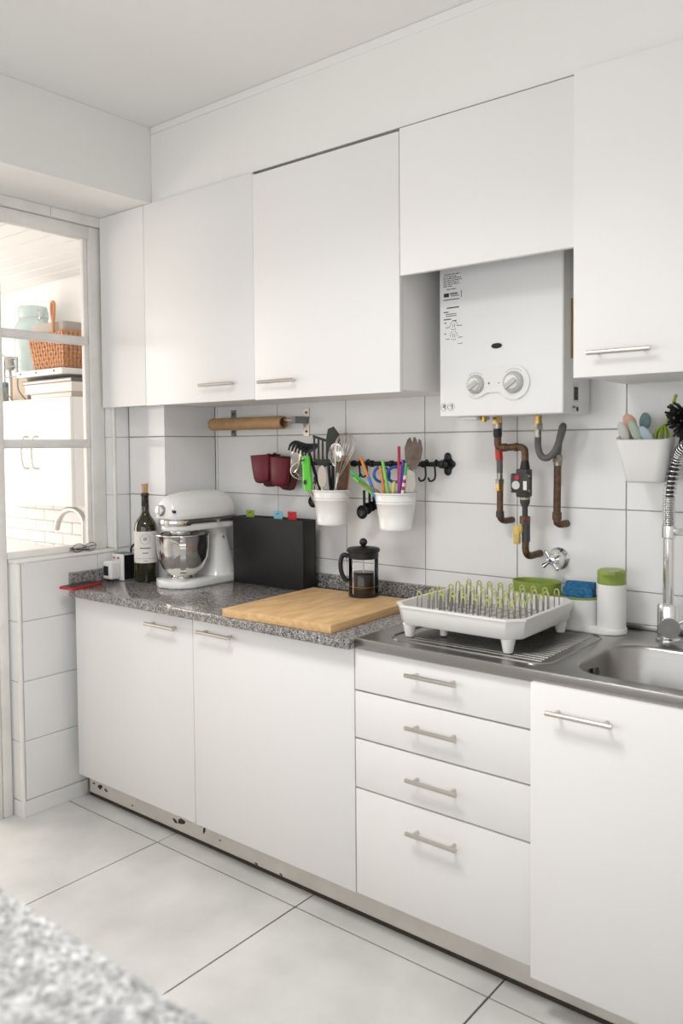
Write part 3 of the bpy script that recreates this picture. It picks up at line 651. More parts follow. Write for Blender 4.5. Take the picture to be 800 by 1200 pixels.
tin = new_mesh('prong', B().tube([(-.008, 0, -.068), (-.0075, 0, -.02), (-.006, 0, -.004), (0, 0, .001), (.006, 0, -.004), (.0075, 0, -.02), (.008, 0, -.068)], .0017, 6), wire_g, ang=80)
tip = new_mesh('prong_tip', B().tube([(-.0076, 0, -.017), (-.0072, 0, -.010), (-.006, 0, -.003), (0, 0, .0015), (.006, 0, -.003), (.0072, 0, -.010), (.0076, 0, -.017)], .0026, 6), green_t, ang=80)
for j in range(6):
    for i in range(9):
        loc = (1.600+.0375*i+(.008 if j % 2 else 0), -.485+.055*j, 1.032)
        p_ = piece('prong', tin, dk, loc); piece('prong_tip', tip, p_, loc)
# green cutlery cup behind the rack
gc = thing('cutlery_cup', (1.785, -.085, .9005), 'oval olive green plastic cup between dish rack and wall', 'cup')
part('cup', B().loft([oval(1.785, -.085, .068, .045, .903), oval(1.785, -.085, .078, .052, 1.02), oval(1.785, -.085, .080, .054, 1.03), oval(1.785, -.085, .077, .051, 1.03), oval(1.785, -.085, .066, .043, .91)]), green_o, gc, ang=50)
# sink caddy and soap
sc = thing('sink_caddy', (1.96, -.1, .9005), 'white sink caddy with green rim and soap pump bottle', 'caddy')
part('holder', B().loft([oval(1.925, -.10, .060, .046, .904), oval(1.925, -.10, .064, .050, .91), oval(1.925, -.10, .067, .053, .995), oval(1.925, -.10, .063, .049, .995), oval(1.925, -.10, .060, .046, .95)]), white_pl, sc, ang=50)
part('green_insert', B().loft([oval(1.925, -.10, .0625, .0485, .990), oval(1.925, -.10, .068, .054, .996), oval(1.925, -.10, .068, .054, 1.001), oval(1.925, -.10, .060, .046, 1.001), oval(1.925, -.10, .057, .043, .962)]), green_o, sc, ang=50)
part('tray', B().prism(rrect(1.862, 2.078, -.150, -.055, .046, 8), .9005, .9175, .003), white_pl, sc)
part('soap_bottle', B().lathe((2.034, -.103, .9176), [(.042, 0), (.042, .128), (.040, .130)], 36), white_pl, sc)
part('pump_cap', B().lathe((2.034, -.103, 1.0485), [(.0405, 0), (.0415, .004), (.0415, .036), (.036, .042)], 36).slab([(-.028, 0), (.028, 0), (.010, .020), (-.010, .020)], (2.045, -.141, 1.086), (.9, .43, 0), (.43, -.9, 0), .010), green_o, sc)
for k, (dy, dz) in enumerate(((-.011, 0), (.019, .012))):
    q = B().box(-.045, .045, -.0125, .0125, 0, .066, .003, 2)
    s_ = single('sponge', q, blue_s, (0, 0, 0), 'blue scouring sponge standing in front in the sink caddy' if k == 0 else 'blue scouring sponge standing at the back in the sink caddy', 'sponge')
    s_.location = (1.935-.004*k, -.106+dy, .9635+dz); s_.rotation_euler = (0, 0, R(6))
# spring faucet
fx, fy = 2.2, -.105
fa = thing('kitchen_faucet', (fx, fy, .9005), 'chrome spring spout kitchen faucet behind the sink bowl', 'faucet')
part('base', B().lathe((fx, fy, .9005), [(.034, 0), (.034, .006), (.030, .010), (.030, .100), (.0275, .106), (.016, .108)], 32), chrome, fa)
nv = Vector((.35, -.93, 0)); kc = Vector((fx, fy, .945))
part('lever_hub', B().cyl(kc+nv*.02, kc+nv*.048, .027, .029, 28), chrome, fa)
kd = part('lever_disc', B().cyl(kc+nv*.0482, kc+nv*.056, .029, .0275, 28), mid_gr, fa)
part('disc_mark', B().slab([(-.012, -.001), (.012, -.001), (.012, .001), (-.012, .001)], kc+nv*.0564, (.85, .3, -.42), (.3, .1, .9), .0006), steel_h, kd)
part('lever', B().tube([kc+nv*.035+Vector((.022, .01, .012)), kc+nv*.05+Vector((.07, .03, .045)), kc+nv*.05+Vector((.11, .045, .065))], .005, 10), chrome, fa)
part('column', B().cyl((fx, fy, 1.008), (fx, fy, 1.232), .0155, n=24), chrome, fa)
part('collar', B().lathe((fx, fy, 1.195), [(.018, 0), (.020, .002), (.020, .036), (.018, .038)], 24), chrome, fa)
part('docking_arm', B().box(fx+.018, fx+.16, fy-.012, fy+.006, 1.205, 1.226, .003, 2), chrome, fa)
path = bez([(fx, fy, 1.232), (fx, fy, 1.30), (fx+.006, fy-.001, 1.36), (fx+.022, fy-.005, 1.42), (fx+.048, fy-.035, 1.452), (fx+.10, fy-.11, 1.472), (fx+.14, fy-.17, 1.46), (fx+.17, fy-.21, 1.41), (fx+.175, fy-.22, 1.34)], 14)
part('hose', B().tube(path, .0105, 12), dark_gr, fa)
def coil(pth, r, t0, t1, turns, wire):
    n = int(turns*12); L = len(pth)-1; out = []; a = None
    for i in range(n+1):
        f = (t0+(t1-t0)*i/n)*L; k = min(int(f), L-1); p = pth[k].lerp(pth[k+1], f-k); d = (pth[k+1]-pth[k]).normalized()
        a = d.orthogonal().normalized() if a is None else (a-d*a.dot(d)).normalized(); b_ = d.cross(a); th = i/12*2*math.pi
        out.append(p+a*r*math.cos(th)+b_*r*math.sin(th))
    return B().tube(out, wire, 5)
part('spring', coil(path, .0160, 0, .15, 16, .0022), chrome, fa, ang=80)
part('spring', coil(path, .0165, .15, .97, 30, .0027), chrome, fa, ang=80)
part('spray_head', B().cyl((fx+.175, fy-.22, 1.35), (fx+.176, fy-.22, 1.22), .017, .021), chrome, fa)

# ------------------------------------------------------------------ ON THE WALL
# cardboard tube on holder
rh = thing('roll_holder', (.5, -.01, 1.56), 'steel paper roll holder with two wall brackets below the cabinet', 'holder')
for x, zt, m in ((.312, 1.625, mid_gr), (.737, 1.62, steel_h)):
    bk = part('bracket', B().box(x-.016, x+.016, -.0035, -.0005, zt-.115, zt, .001, 1), m, rh)
    part('bracket_arm', B().box(x-.012, x+.012, -.082, -.0036, 1.557, 1.585, .002, 1), mid_gr, bk)
    for z in (zt-.018, zt-.095): part('screw', B().cyl((x, -.0035, z), (x, -.006, z), .005, n=10), dark_gr, bk)
part('rod', B().cyl((.30, -.066, 1.571), (.748, -.066, 1.571), .007), steel_h, rh)
single('cardboard_tube', B().lathe((0, -.066, 1.5625), [(.0265, .245), (.0265, .67), (.020, .67), (.020, .60), (.020, .245)], 32, 'x', cap0=False, cap1=False), kraft, (.455, -.066, 1.5625), 'empty brown cardboard tube threaded on the roll holder rod', 'tube', ang=50)
bm_ = None
# utensil rail
RZ, RY = 1.398, -.046
rl = thing('utensil_rail', (.95, -.01, RZ), 'black iron utensil rail with rosette bracket on the tiles', 'rail')
part('bar', B().cyl((.505, RY, RZ), (1.425, RY, RZ), .0085), black_ir, rl)
part('finial', B().ball((.485, RY, RZ), .014).ball((.503, RY, RZ), (.008, .012, .012)).ball((.472, RY, RZ), .007), black_ir, rl)
for x in (.56, 1.405):
    ro = part('rosette', B().cyl((x, -.0005, RZ), (x, -.006, RZ), .024, n=20).ball((x, -.005, RZ+.024), (.015, .005, .017)).ball((x, -.005, RZ-.024), (.015, .005, .017)).ball((x-.02, -.005, RZ), (.012, .005, .012)).ball((x+.02, -.005, RZ), (.012, .005, .012)), black_ir, rl)
    part('bracket_arm', B().cyl((x, -.005, RZ), (x, RY, RZ), .009).ball((x, RY, RZ), .015), black_ir, ro)
for x in (.87, 1.015, 1.10, 1.19, 1.33): part('ring', B().cyl((x-.006, RY, RZ), (x+.006, RY, RZ), .0125), black_ir, rl)
def hook(x, label, drop=.055):
    o_ = single('s_hook', B().tube(bez([(x-.004, RY+.011, RZ-.004), (x-.002, RY+.008, RZ+.010), (x, RY-.004, RZ+.014), (x, RY-.013, RZ+.004), (x, RY-.011, RZ-.02), (x, RY-.010, RZ-drop+.012), (x-.004, RY-.014, RZ-drop), (x-.016, RY-.020, RZ-drop-.004), (x-.022, RY-.022, RZ-drop+.008)], 5), .0035, 8), black_ir, (x, RY, RZ-.02), label, 'hook', 'black hooks on the utensil rail')
    return o_
hook(1.050, 'black iron hook beside the left-hand utensil pot'.replace('left-hand utensil', 'whisk'))
hook(1.345, 'black iron hook holding the straw pot')
hook(1.385, 'empty black iron hook beside the rail rosette')
hook(1.085, 'black iron hook holding the measuring spoons', .045)
# oven mitts (silicone)
def mitt(cx, cz, rot, label, y=-.075):
    t = thing('pinch_mitt', (cx, y, cz), label, 'oven mitt', 'burgundy silicone pinch mitts on the rail')
    def lobe(yy, h):
        L = []
        for z, rx, ry in ((0, .0, .0),):
            pass
        prof = [(-.112*h, .020, .010), (-.106*h, .036, .016), (-.09*h, .044, .020), (-.05*h, .050, .023), (0, .055, .026), (.004, .057, .028), (.004, .053, .024), (-.05*h, .046, .019), (-.09*h, .038, .015)]
        return B().loft([oval(cx, yy, rx, ry, cz+z, 20) for z, rx, ry in prof])
    part('front_lobe', lobe(y-.028, 1.0), burg, t, ang=60)
    part('back_lobe', lobe(y+.020, 1.15), mat('burgundy_lining', (.09, .02, .018), .6), t, ang=60)
    part('hanging_loop', B().tube(bez([(cx, y, cz-.002), (cx, y+.01, cz+.006), (cx, RY+.002, cz+.004)], 4), .003, 6), burg, t)
    t.rotation_euler = (0, R(rot), 0)
mitt(.578, 1.427, -3, 'burgundy silicone pinch mitt nearest the round rail finial')
mitt(.688, 1.416, 6, 'burgundy silicone pinch mitt beside the skimmer')
# pots
def pot(x, y, rt, rb, z0, z1, label):
    t = thing('utensil_pot', (x, y, z0), label, 'pot', 'white enamel pots on the rail')
    h = z1-z0
    L = lambda r, f: (rb+(rt-rb)*f+r, h*f)
    part('body', B().lathe((x, y, z0), [(rb-.004, .001), L(0, .02), L(.002, .10), L(0, .12), L(0, .70), L(.002, .72), L(0, .75), L(.002, .80), L(0, .82), L(0, .97), (rt+.004, h-.002), (rt+.004, h+.002), (rt-.002, h), (rb-.003, .004)], 40), white_en, t, ang=50)
    part('pot_hanger', B().tube(bez([(x-.02, y+rt-.004, z1-.02), (x-.02, y+rt+.004, z1+.01), (x-.02, RY-.013, RZ-.02), (x-.02, RY-.004, RZ+.012)], 5), .003, 6), black_ir, t)
    return t
P1 = Vector((.973, -.132, 1.300)); P2 = Vector((1.272, -.137, 1.300))
pot(P1.x, P1.y, .070, .054, 1.168, 1.300, 'white enamel pot full of spoons, spatulas and a whisk')
pot(P2.x, P2.y, .074, .057, 1.166, 1.298, 'white enamel pot full of coloured drinking straws')
G1 = 'utensils in the white pot'
def ustick(t, name, a, b_, r, m, n=8): part(name, B().tube([a, Vector(a).lerp(Vector(b_), .5), b_], r, n), m, t)
CU = Vector((.78, .63, 0))                       # across, roughly facing the aisle
def blade(t, name, outline, o, lean, m, th=.004): part(name, B().slab(outline, o, CU, Vector((lean*.78, lean*.63, 1)), th), m, t)
foot = lambda dx, dy=0: (P1.x+dx, P1.y+dy, 1.185)
def util(name, label): return thing(name, (P1.x, P1.y, 1.18), label, name.split('_')[-1], G1)
el = lambda rx, ry, n=16, cy=0: [(rx*math.cos(2*math.pi*k/n), cy+ry*math.sin(2*math.pi*k/n)) for k in range(n)]
# whisk
t = util('balloon_whisk', 'steel balloon whisk standing in the white pot')
w0, w1 = Vector((1.005, -.135, 1.345)), Vector((1.050, -.128, 1.512))
part('handle', B().tube([foot(.005), w0, w0+(w1-w0)*.12], .0085, 10), steel_h, t)
ax = (w1-w0).normalized(); lat = ax.orthogonal().normalized(); lat2 = ax.cross(lat)
for k in range(6):
    dd = lat*math.cos(k*math.pi/6)+lat2*math.sin(k*math.pi/6)
    ln = (w1-w0).length
    prof = [(.006, .0), (.018, .25), (.034, .6), (.036, .78), (.026, .93), (0, 1.0)]
    pts = [w0+ax*ln*h+dd*r_ for r_, h in prof]+[w0+ax*ln*h-dd*r_ for r_, h in prof[-2::-1]]
    part('wire_loop', B().tube(bez(pts, 4), .0013, 5), steel_h, t)
# black solid turner
t = util('nylon_turner', 'dark solid nylon turner rising tallest from the white pot')
ustick(t, 'handle', foot(-.01, .02), (.955, -.10, 1.43), .006, black_pl)
blade(t, 'blade', [(-.012, -.02), (.012, -.02), (.030, .03), (.026, .075), (.004, .105), (-.018, .095), (-.027, .05)], (.955, -.10, 1.435), -.25, mat('dark_nylon', (.05, .052, .048), .45), .005)
# slotted turner
t = util('slotted_turner', 'black slotted turner leaning left in the white pot'.replace(' left', ' over the rail'))
ustick(t, 'handle', foot(.0, .01), (.945, -.115, 1.40), .006, black_pl)
o_ = Vector((.915, -.115, 1.415)); 
for k in range(5): blade(t, 'slat', [(-.034+.016*k, .0+.0*k), (-.026+.016*k, .0), (-.026+.016*k, .085-.006*k), (-.034+.016*k, .085-.006*k)], o_, -.55, black_pl, .003)
blade(t, 'blade_edge', [(-.036, .083), (.040, .058), (.040, .068), (-.036, .094)], o_, -.55, black_pl, .0035)
blade(t, 'blade_root', [(-.036, 0), (.040, 0), (.012, -.03), (-.008, -.03)], o_, -.55, black_pl, .0035)
# pasta fork
t = util('pasta_fork', 'black nylon pasta fork with curled teeth in the white pot')
ustick(t, 'handle', foot(-.02, .01), (.865, -.135, 1.44), .006, black_pl)
part('head', B().loft([[Vector((.860, -.138, 1.44))+CU*x*w_+Vector((0, 0, z))+Vector((-.63, .78, 0))*e for x, e in ((-1, -.004), (1, -.004), (1, .004), (-1, .004))] for z, w_ in ((0, .010), (.012, .032), (.026, .042), (.036, .040))]), black_pl, t)
for k in range(6):
    c0 = Vector((.856, -.142, 1.462))+CU*(-.034+.0125*k)+Vector((0, 0, .012-.004*k)); part('tooth', B().tube(bez([c0+Vector((.012, .004, .004)), c0+Vector((-.004, -.010, .008)), c0+Vector((-.016, -.022, -.006)), c0+Vector((-.020, -.026, -.024))], 4), [.006]*4+[.0055]*5+[.004]*4, 6), black_pl, t)
# skimmer (round, silver)
t = util('steel_skimmer', 'round steel skimmer with wire mesh hanging over the pot rim')
c0 = Vector((.812, -.150, 1.425)); nn = Vector((-.35, -.90, .2)).normalized(); uu = Vector((.9, -.35, .1)); uu = (uu-nn*uu.dot(nn)).normalized(); vv = nn.cross(uu)
circ = lambda r_, d_: [c0+uu*r_*.78*math.cos(2*math.pi*k/24)+vv*r_*1.25*math.sin(2*math.pi*k/24)+nn*d_ for k in range(24)]
part('dish', B().loft([circ(.014, -.022), circ(.034, -.016), circ(.048, 0), circ(.050, 0), circ(.036, -.018), circ(.014, -.024)]), mat('worn_steel', (.50, .46, .42), .3, 1), t, ang=60)
part('rim', B().tube(circ(.050, 0), .0025, 6, True), inox, t)
part('handle', B().tube(bez([c0-vv*.055, (.83, -.155, 1.352), (.87, -.15, 1.31), foot(-.02)], 6), .0035, 8), steel_h, t)
# strainer
t = util('tea_strainer', 'small wire mesh strainer wedged beside the green peeler')
c0 = Vector((.845, -.165, 1.372))
part('rim', B().tube([c0+Vector((.036*math.cos(k/20*6.283)*.78, .036*math.cos(k/20*6.283)*.63, .032*math.sin(k/20*6.283))) for k in range(20)], .0022, 6, True), steel_h, t)
for k in range(7):
    f_ = -.027+.009*k; hh = math.sqrt(max(.0, .036**2-f_**2))*.9
    part('mesh_wire', B().tube(bez([c0+Vector((f_*.78, f_*.63, -hh)), c0+Vector((f_*.78+.012, f_*.63+.016, 0)), c0+Vector((f_*.78, f_*.63, hh))], 4), .0010, 4), steel_h, t)
part('handle', B().tube([c0+Vector((.02, .016, -.02)), (.90, -.14, 1.315), foot(-.03)], .003, 6), steel_h, t)
# green peeler handle
t = util('green_peeler', 'bright green plastic peeler standing upside down in the pot')
part('handle', B().loft([[Vector((.888, -.185, 1.305))+q for q in []] for _ in []] or [oval(.905-.0035*i, -.188+.004*i-.002*i, rx, .010, 1.298+.0215*i, 18) for i, rx in enumerate((.019, .023, .022, .020, .019, .021, .018))]), green_b, t, ang=60)
part('hole', B().slab(el(.006, .009), (.8995, -.1985, 1.330), CU, (0, 0, 1), .006), black_pl, t)
part('grip_mark', B().slab([(-.010, -.004), (.010, .004), (.010, .010), (-.004, .004), (-.010, .004)], (.890, -.2035, 1.408), CU, (0, 0, 1), .006), black_pl, t)
part('stem', B().cyl(foot(-.04), (.904, -.182, 1.300), .006), steel_h, t)
# metal spoon, cream spoon, wooden spatulas
t = util('serving_spoon', 'large steel serving spoon behind the whisk in the pot')
ustick(t, 'handle', foot(.0, .03), (.975, -.105, 1.385), .0045, steel_h)
part('bowl', B().loft([[Vector((.982, -.108, 1.43))+CU*.030*s_*math.cos(2*math.pi*k/20)+Vector((-.006, 0, .048))*s_*math.sin(2*math.pi*k/20)+Vector((-.6, .78, 0))*d_ for k in range(20)] for s_, d_ in ((.3, .012), (.75, .007), (1, 0), (.95, -.001), (.7, .005), (.3, .010))]), inox, t, ang=60)
t = util('cream_spoon', 'cream coloured plastic spoon in front in the pot')
ustick(t, 'handle', foot(.0, -.03), (.962, -.175, 1.32), .005, white_pl)
blade(t, 'bowl', el(.016, .042), (.966, -.178, 1.352), .12, mat('cream_plastic', (.62, .56, .47), .5), .008)
t = util('wooden_spatula', 'brown wooden spatula at the hook side of the pot')
blade(t, 'blade', [(-.014, -.06), (.014, -.06), (.022, .02), (.018, .06), (-.018, .055), (-.022, .02)], (1.018, -.128, 1.352), .12, mat('dark_wood', (.10, .045, .022), .55, var=.3, vscale=40), .006)
t = util('wooden_spoon', 'short wooden spoon at the back of the pot')
blade(t, 'blade', [(-.010, -.09), (.010, -.09), (.020, .02), (.012, .05), (-.012, .05), (-.020, .02)], (1.018, -.105, 1.38), .10, wood, .006)
# hanging black measuring spoons
def mspoon(x, y, z, l, r_, label):
    t = thing('measuring_spoon', (x, y, z), label, 'spoon', 'black measuring spoons hanging from the rail')
    part('handle', B().box(x-.006, x+.006, y-.002, y+.002, z-l, z, .0015, 1), black_pl, t)
    part('bowl', B().lathe((x, y-.014, z-l-r_*.8), [(r_*.3, .016), (r_*.8, .010), (r_, 0), (r_*.95, -.001), (r_*.7, .009), (r_*.2, .014)], 20, 'y'), black_pl, t, ang=60)
for k, (x, y, z, l, r_) in enumerate(((1.092, -.085, 1.300, .060, .026), (1.106, -.070, 1.300, .050, .022), (1.118, -.060, 1.300, .045, .019), (1.130, -.052, 1.298, .040, .017))):
    mspoon(x, y, z, l, r_, '%s black measuring spoon in the bunch between the two pots' % ('largest', 'second largest', 'third largest', 'smallest')[k])
mspoon(.838, -.07, 1.345, .078, .024, 'black measuring spoon hanging alone beside the whisk pot')
single('spoon_ring', B().tube([(1.105+.018*math.cos(k/16*6.283), -.066, 1.312+.018*math.sin(k/16*6.283)) for k in range(16)], .0022, 6, True), white_pl, (1.105, -.066, 1.312), 'white ring that bunches the black measuring spoons', 'ring')
# straws and scissors in second pot
sc_ = {'orange': (.75, .25, .03), 'green': (.06, .50, .12), 'red': (.55, .02, .06), 'purple': (.16, .03, .36), 'yellow': (.62, .64, .12), 'lime': (.22, .62, .10), 'blue': (.05, .20, .62)}
G2 = 'straws in the white pot'
for nm, top, bot, lab in (
    ('orange', (1.118, -.14, 1.425), (1.235, -.14, 1.18), 'long orange drinking straw leaning out towards the whisk'),
    ('green', (1.078, -.145, 1.372), (1.285, -.15, 1.23), 'green drinking straw leaning lowest out of the pot'),
    ('lime', (1.100, -.16, 1.350), (1.29, -.15, 1.22), 'pale green drinking straw beside the low green one'),
    ('red', (1.268, -.11, 1.462), (1.28, -.13, 1.19), 'red drinking straw standing tallest in the pot'),
    ('purple', (1.290, -.115, 1.415), (1.29, -.13, 1.19), 'purple drinking straw right behind the red straw'.replace(' right', '')),
    ('orange', (1.222, -.16, 1.392), (1.25, -.15, 1.19), 'short orange drinking straw in the middle of the pot'),
    ('lime', (1.236, -.165, 1.412), (1.275, -.155, 1.19), 'bright lime drinking straw beside the short orange one'),
    ('green', (1.330, -.155, 1.405), (1.30, -.15, 1.19), 'green drinking straw beside the spork'),
    ('purple', (1.316, -.165, 1.398), (1.295, -.155, 1.19), 'purple drinking straw beside the upright green one'),
    ('yellow', (1.300, -.185, 1.340), (1.265, -.165, 1.19), 'short yellow drinking straw at the front of the pot'),
    ('blue', (1.180, -.175, 1.355), (1.245, -.165, 1.19), 'short blue drinking straw at the front of the pot')):
    a_, b_ = Vector(top), Vector(bot)
    single('drinking_straw', B().tube([a_, a_.lerp(b_, .5), b_], .0055, 8), mat('straw_'+nm, sc_[nm], .35), b_, lab, 'straw', G2)
a_, b_ = Vector((1.345, -.185, 1.362)), Vector((1.30, -.165, 1.19))
st = thing('striped_straw', b_, 'red and white striped paper straw leaning by the pot rim', 'straw', G2)
for k in range(14): part('stripe', B().cyl(a_.lerp(b_, k/14), a_.lerp(b_, (k+1)/14), .0055, n=8), mat('straw_red', (.5, .02, .06)) if k % 2 else paper, st)
sci = thing('scissors', (1.22, -.12, 1.19), 'scissors with blue handles stuck in the straw pot', 'scissors')
for x in (1.195, 1.255):
    part('finger_loop', B().tube([(x+.024*math.cos(k/18*6.283)*.85, -.115+.02*math.cos(k/18*6.283), 1.362+.027*math.sin(k/18*6.283)) for k in range(18)], .0055, 7, True), mat('blue_handle', (.03, .12, .42), .35), sci)
part('blades', B().slab([(-.012, 0), (.012, 0), (.004, .15), (-.004, .15)], (1.225, -.115, 1.19), CU, (0, 0, 1), .004), steel_h, sci)
sk_ = thing('wooden_spork', (1.32, -.10, 1.19), 'dark wooden spork rising above the straws', 'spork')
part('handle', B().cyl((1.31, -.125, 1.185), (1.322, -.115, 1.40), .006), mat('dark_driftwood', (.16, .12, .10), .6), sk_)
part('head', B().slab([(-.010, -.055), (.010, -.055), (.028, -.02), (.034, .015), (.028, .045), (.020, .052), (.017, .035), (.010, .055), (.002, .058), (-.001, .038), (-.010, .058), (-.020, .048), (-.030, .02), (-.028, -.02)], (1.330, -.113, 1.437), CU, (.08, .06, 1), .006), mat('driftwood', (.22, .165, .135), .5, var=.3, vscale=40), sk_)
cut = thing('metal_spoon', (1.34, -.12, 1.19), 'grey metal spoon tip beside the striped straw', 'spoon')
blade(cut, 'tip', [(-.008, -.06), (.008, -.06), (.022, -.01), (.018, .03), (0, .042), (-.018, .03), (-.022, -.01)], (1.322, -.125, 1.340), .08, MATS['worn_steel'])
tw = single('twisted_cord', B().tube(bez([(1.13, -.165, 1.335), (1.17, -.185, 1.325), (1.21, -.20, 1.318), (1.235, -.185, 1.30), (1.24, -.17, 1.25)], 6), .004, 6), wood, (1.2, -.17, 1.3), 'brown twisted cord over the front rim of the straw pot', 'cord')
# white wall bin with spoons and brush
wbn = thing('wall_bin', (2.135, -.09, 1.354), 'white plastic wall bin with slanted rim holding baby spoons', 'bin')
def binring(x0, x1, y0, y1, r_, zf, zb_, n=5):
    return [(x, y, zf+(zb_-zf)*(y-y0)/(y1-y0)) for x, y in rrect(x0, x1, y0, y1, r_, n)]
part('body', B().loft([binring(2.092, 2.188, -.150, -.03, .02, 1.354, 1.354), binring(2.088, 2.192, -.155, -.026, .022, 1.36, 1.36), binring(2.060, 2.218, -.172, -.012, .026, 1.476, 1.515), binring(2.063, 2.215, -.169, -.015, .024, 1.478, 1.517), binring(2.066, 2.212, -.166, -.018, .022, 1.476, 1.514), binring(2.096, 2.184, -.146, -.034, .018, 1.362, 1.362)]), white_pl, wbn, ang=50)
part('hanging_tab', B().box(2.030, 2.062, -.014, -.004, 1.470, 1.520, .004, 2), white_pl, wbn)
for nm, x, y, z, rx, rz, dx, lab in (('pink', 2.083, -.10, 1.530, .020, .024, .02, 'pink'), ('teal', 2.128, -.10, 1.530, .017, .026, .0, 'dark teal'), ('sage', 2.112, -.14, 1.503, .015, .034, .006, 'sage green'), ('blue', 2.145, -.14, 1.490, .017, .026, -.004, 'pale blue'), ('grey', 2.076, -.13, 1.500, .016, .03, .015, 'light grey')):
    t = thing('baby_spoon', (x, y, 1.37), '%s silicone baby spoon in the white wall bin' % lab, 'spoon', 'baby spoons in the wall bin')
    m = mat('silicone_'+nm, pastel[nm], .55)
    sb = B().ball((x, y, z), (rx, .007, rz), 20, 12)
    for v in sb.bm.verts: v.co.x += (v.co.z-z)*(-.28 if dx > .01 else -.35 if nm == 'sage' else -.45 if nm == 'blue' else .05); v.co.y += .006*(1-((v.co.z-z)/rz)**2)
    part('bowl', sb, m, t)
    part('handle', B().tube([(x, y, z-rz+.004), (x+dx, y+.01, 1.42), (x+dx*1.3, y+.015, 1.368)], .005, 8), m, t)
t = thing('green_whisk', (2.18, -.1, 1.37), 'small lime green whisk in the white wall bin', 'whisk')
lm = mat('lime_plastic', (.33, .45, .05), .4)
part('handle', B().cyl((2.190, -.11, 1.515), (2.222, -.12, 1.603), .0035, .0045, 10), lm, t)
for k in range(4):
    an = k*math.pi/4; d = Vector((math.cos(an), math.sin(an)*.7, .0)); c0 = Vector((2.182, -.115, 1.49))
    part('wire_loop', B().tube(bez([c0+Vector((.006, 0, .03)), c0+d*.018+Vector((0, 0, .010)), c0+d*.02+Vector((-.004, 0, -.02)), c0+Vector((-.01, 0, -.045)), c0-d*.02+Vector((-.004, 0, -.02)), c0-d*.018+Vector((0, 0, .010)), c0+Vector((.006, 0, .03))], 4), .0028, 6), lm, t)
db = thing('dish_brush', (2.20, -.07, 1.37), 'black bristled dish brush with green neck in the wall bin', 'brush')
hc = Vector((2.262, -.135, 1.538))
part('handle', B().tube([(2.200, -.075, 1.37), (2.225, -.10, 1.45), hc], .007, 10), black_pl, db)
part('head', B().ball(hc, .026), black_pl, db)
part('green_neck', B().ball(hc+Vector((.012, 0, .046)), (.026, .022, .022)), green_b, db)
bb_ = B(); random.seed(11)
for k in range(120):
    z_ = 1-2*(k+.5)/120; a = k*2.39996; q = math.sqrt(1-z_*z_); d = Vector((q*math.cos(a), q*math.sin(a), z_))
    if d.z > .72: continue
    bb_.cyl(hc+d*.022, hc+d*random.uniform(.054, .068), .0040, .0034, 6)
part('bristles', bb_, black_pl, db, kind='stuff')

# ------------------------------------------------------------------ ANNEX seen through the window
CX0, CX1, CYF, CZ0, CZ1 = -2.05, -.90, -.03, 1.150, 1.738
ac = thing('annex_wall_cabinet', (-1.28, .13, CZ0), 'white two door wall cabinet in the bright room behind the window', 'cabinet')
part('body', B().box(CX0, CX1, CYF+.019, .2995, CZ0, CZ1, .002, 1), lacq, ac)
for x0, x1, hx in ((-1.6585, -1.2815, -1.320), (-1.2785, CX1-.001, -1.218)):
    d = part('door', B().box(x0, x1, CYF, CYF+.018, CZ0+.001, CZ1-.001, .002, 2), lacq, ac)
    part('handle', B().tube(bez([(hx, CYF, 1.530), (hx-.01, CYF-.022, 1.525), (hx-.028, CYF-.026, 1.48), (hx-.030, CYF-.026, 1.42), (hx-.012, CYF-.024, 1.36), (hx, CYF, 1.350)], 5), .006, 8), steel_h, d)
at = thing('annex_counter', (-1.3, .0, 0), 'white counter in the bright room below the wall cabinet', 'counter')
part('top', B().box(-2.3, -.5, -.30, .2885, .83, .86, .004, 2), white_en, at)
part('body', B().box(-2.28, -.52, -.27, .288, .001, .829), lacq, at)
af = thing('gooseneck_faucet', (-.985, .1, .8605), 'curved faucet in the bright room behind the window', 'faucet')
part('spout', B().tube(bez([(-.985, .1, .865), (-.985, .1, 1.0), (-.988, .1, 1.06), (-1.03, .1, 1.105), (-1.10, .1, 1.122), (-1.18, .1, 1.105), (-1.235, .1, 1.06), (-1.262, .1, 1.0)], 6), .017, 12), steel_h, af)
part('base', B().lathe((-.985, .1, .8605), [(.03, 0), (.028, .02), (.018, .025)], 20), steel_h, af)
T = CZ1+.0005
# blue glass jar on a box
bx_ = single('flat_box', B().box(-1.62, -1.45, .05, .26, T, T+.144, .003, 1), mat('cream_card', (.50, .40, .31), .7), (-1.535, .155, T), 'cream cardboard box under the big glass jar', 'box')
jz = T+.1445; jc = (-1.565, .165, jz)
jr = thing('glass_jar', jc, 'large pale blue glass jar with clip lid on the annex cabinet', 'jar')
part('body', B().lathe(jc, [(.09, 0), (.105, .012), (.110, .05), (.110, .270), (.104, .305), (.090, .330), (.082, .338), (.082, .350), (.078, .350)], 36), jar_gl, jr, ang=60)
part('lid', B().lathe(jc, [(.084, .352), (.087, .357), (.087, .405), (.081, .420), (.04, .428)], 36), jar_gl, jr, ang=60)
for s_ in (-1, 1):
    part('clip', B().tube(bez([(jc[0]+s_*.085, jc[1]-.02, jz+.335), (jc[0]+s_*.105, jc[1]-.02, jz+.35), (jc[0]+s_*.100, jc[1]-.02, jz+.385), (jc[0]+s_*.086, jc[1]-.02, jz+.39)], 5), .004, 6), steel_h, jr)
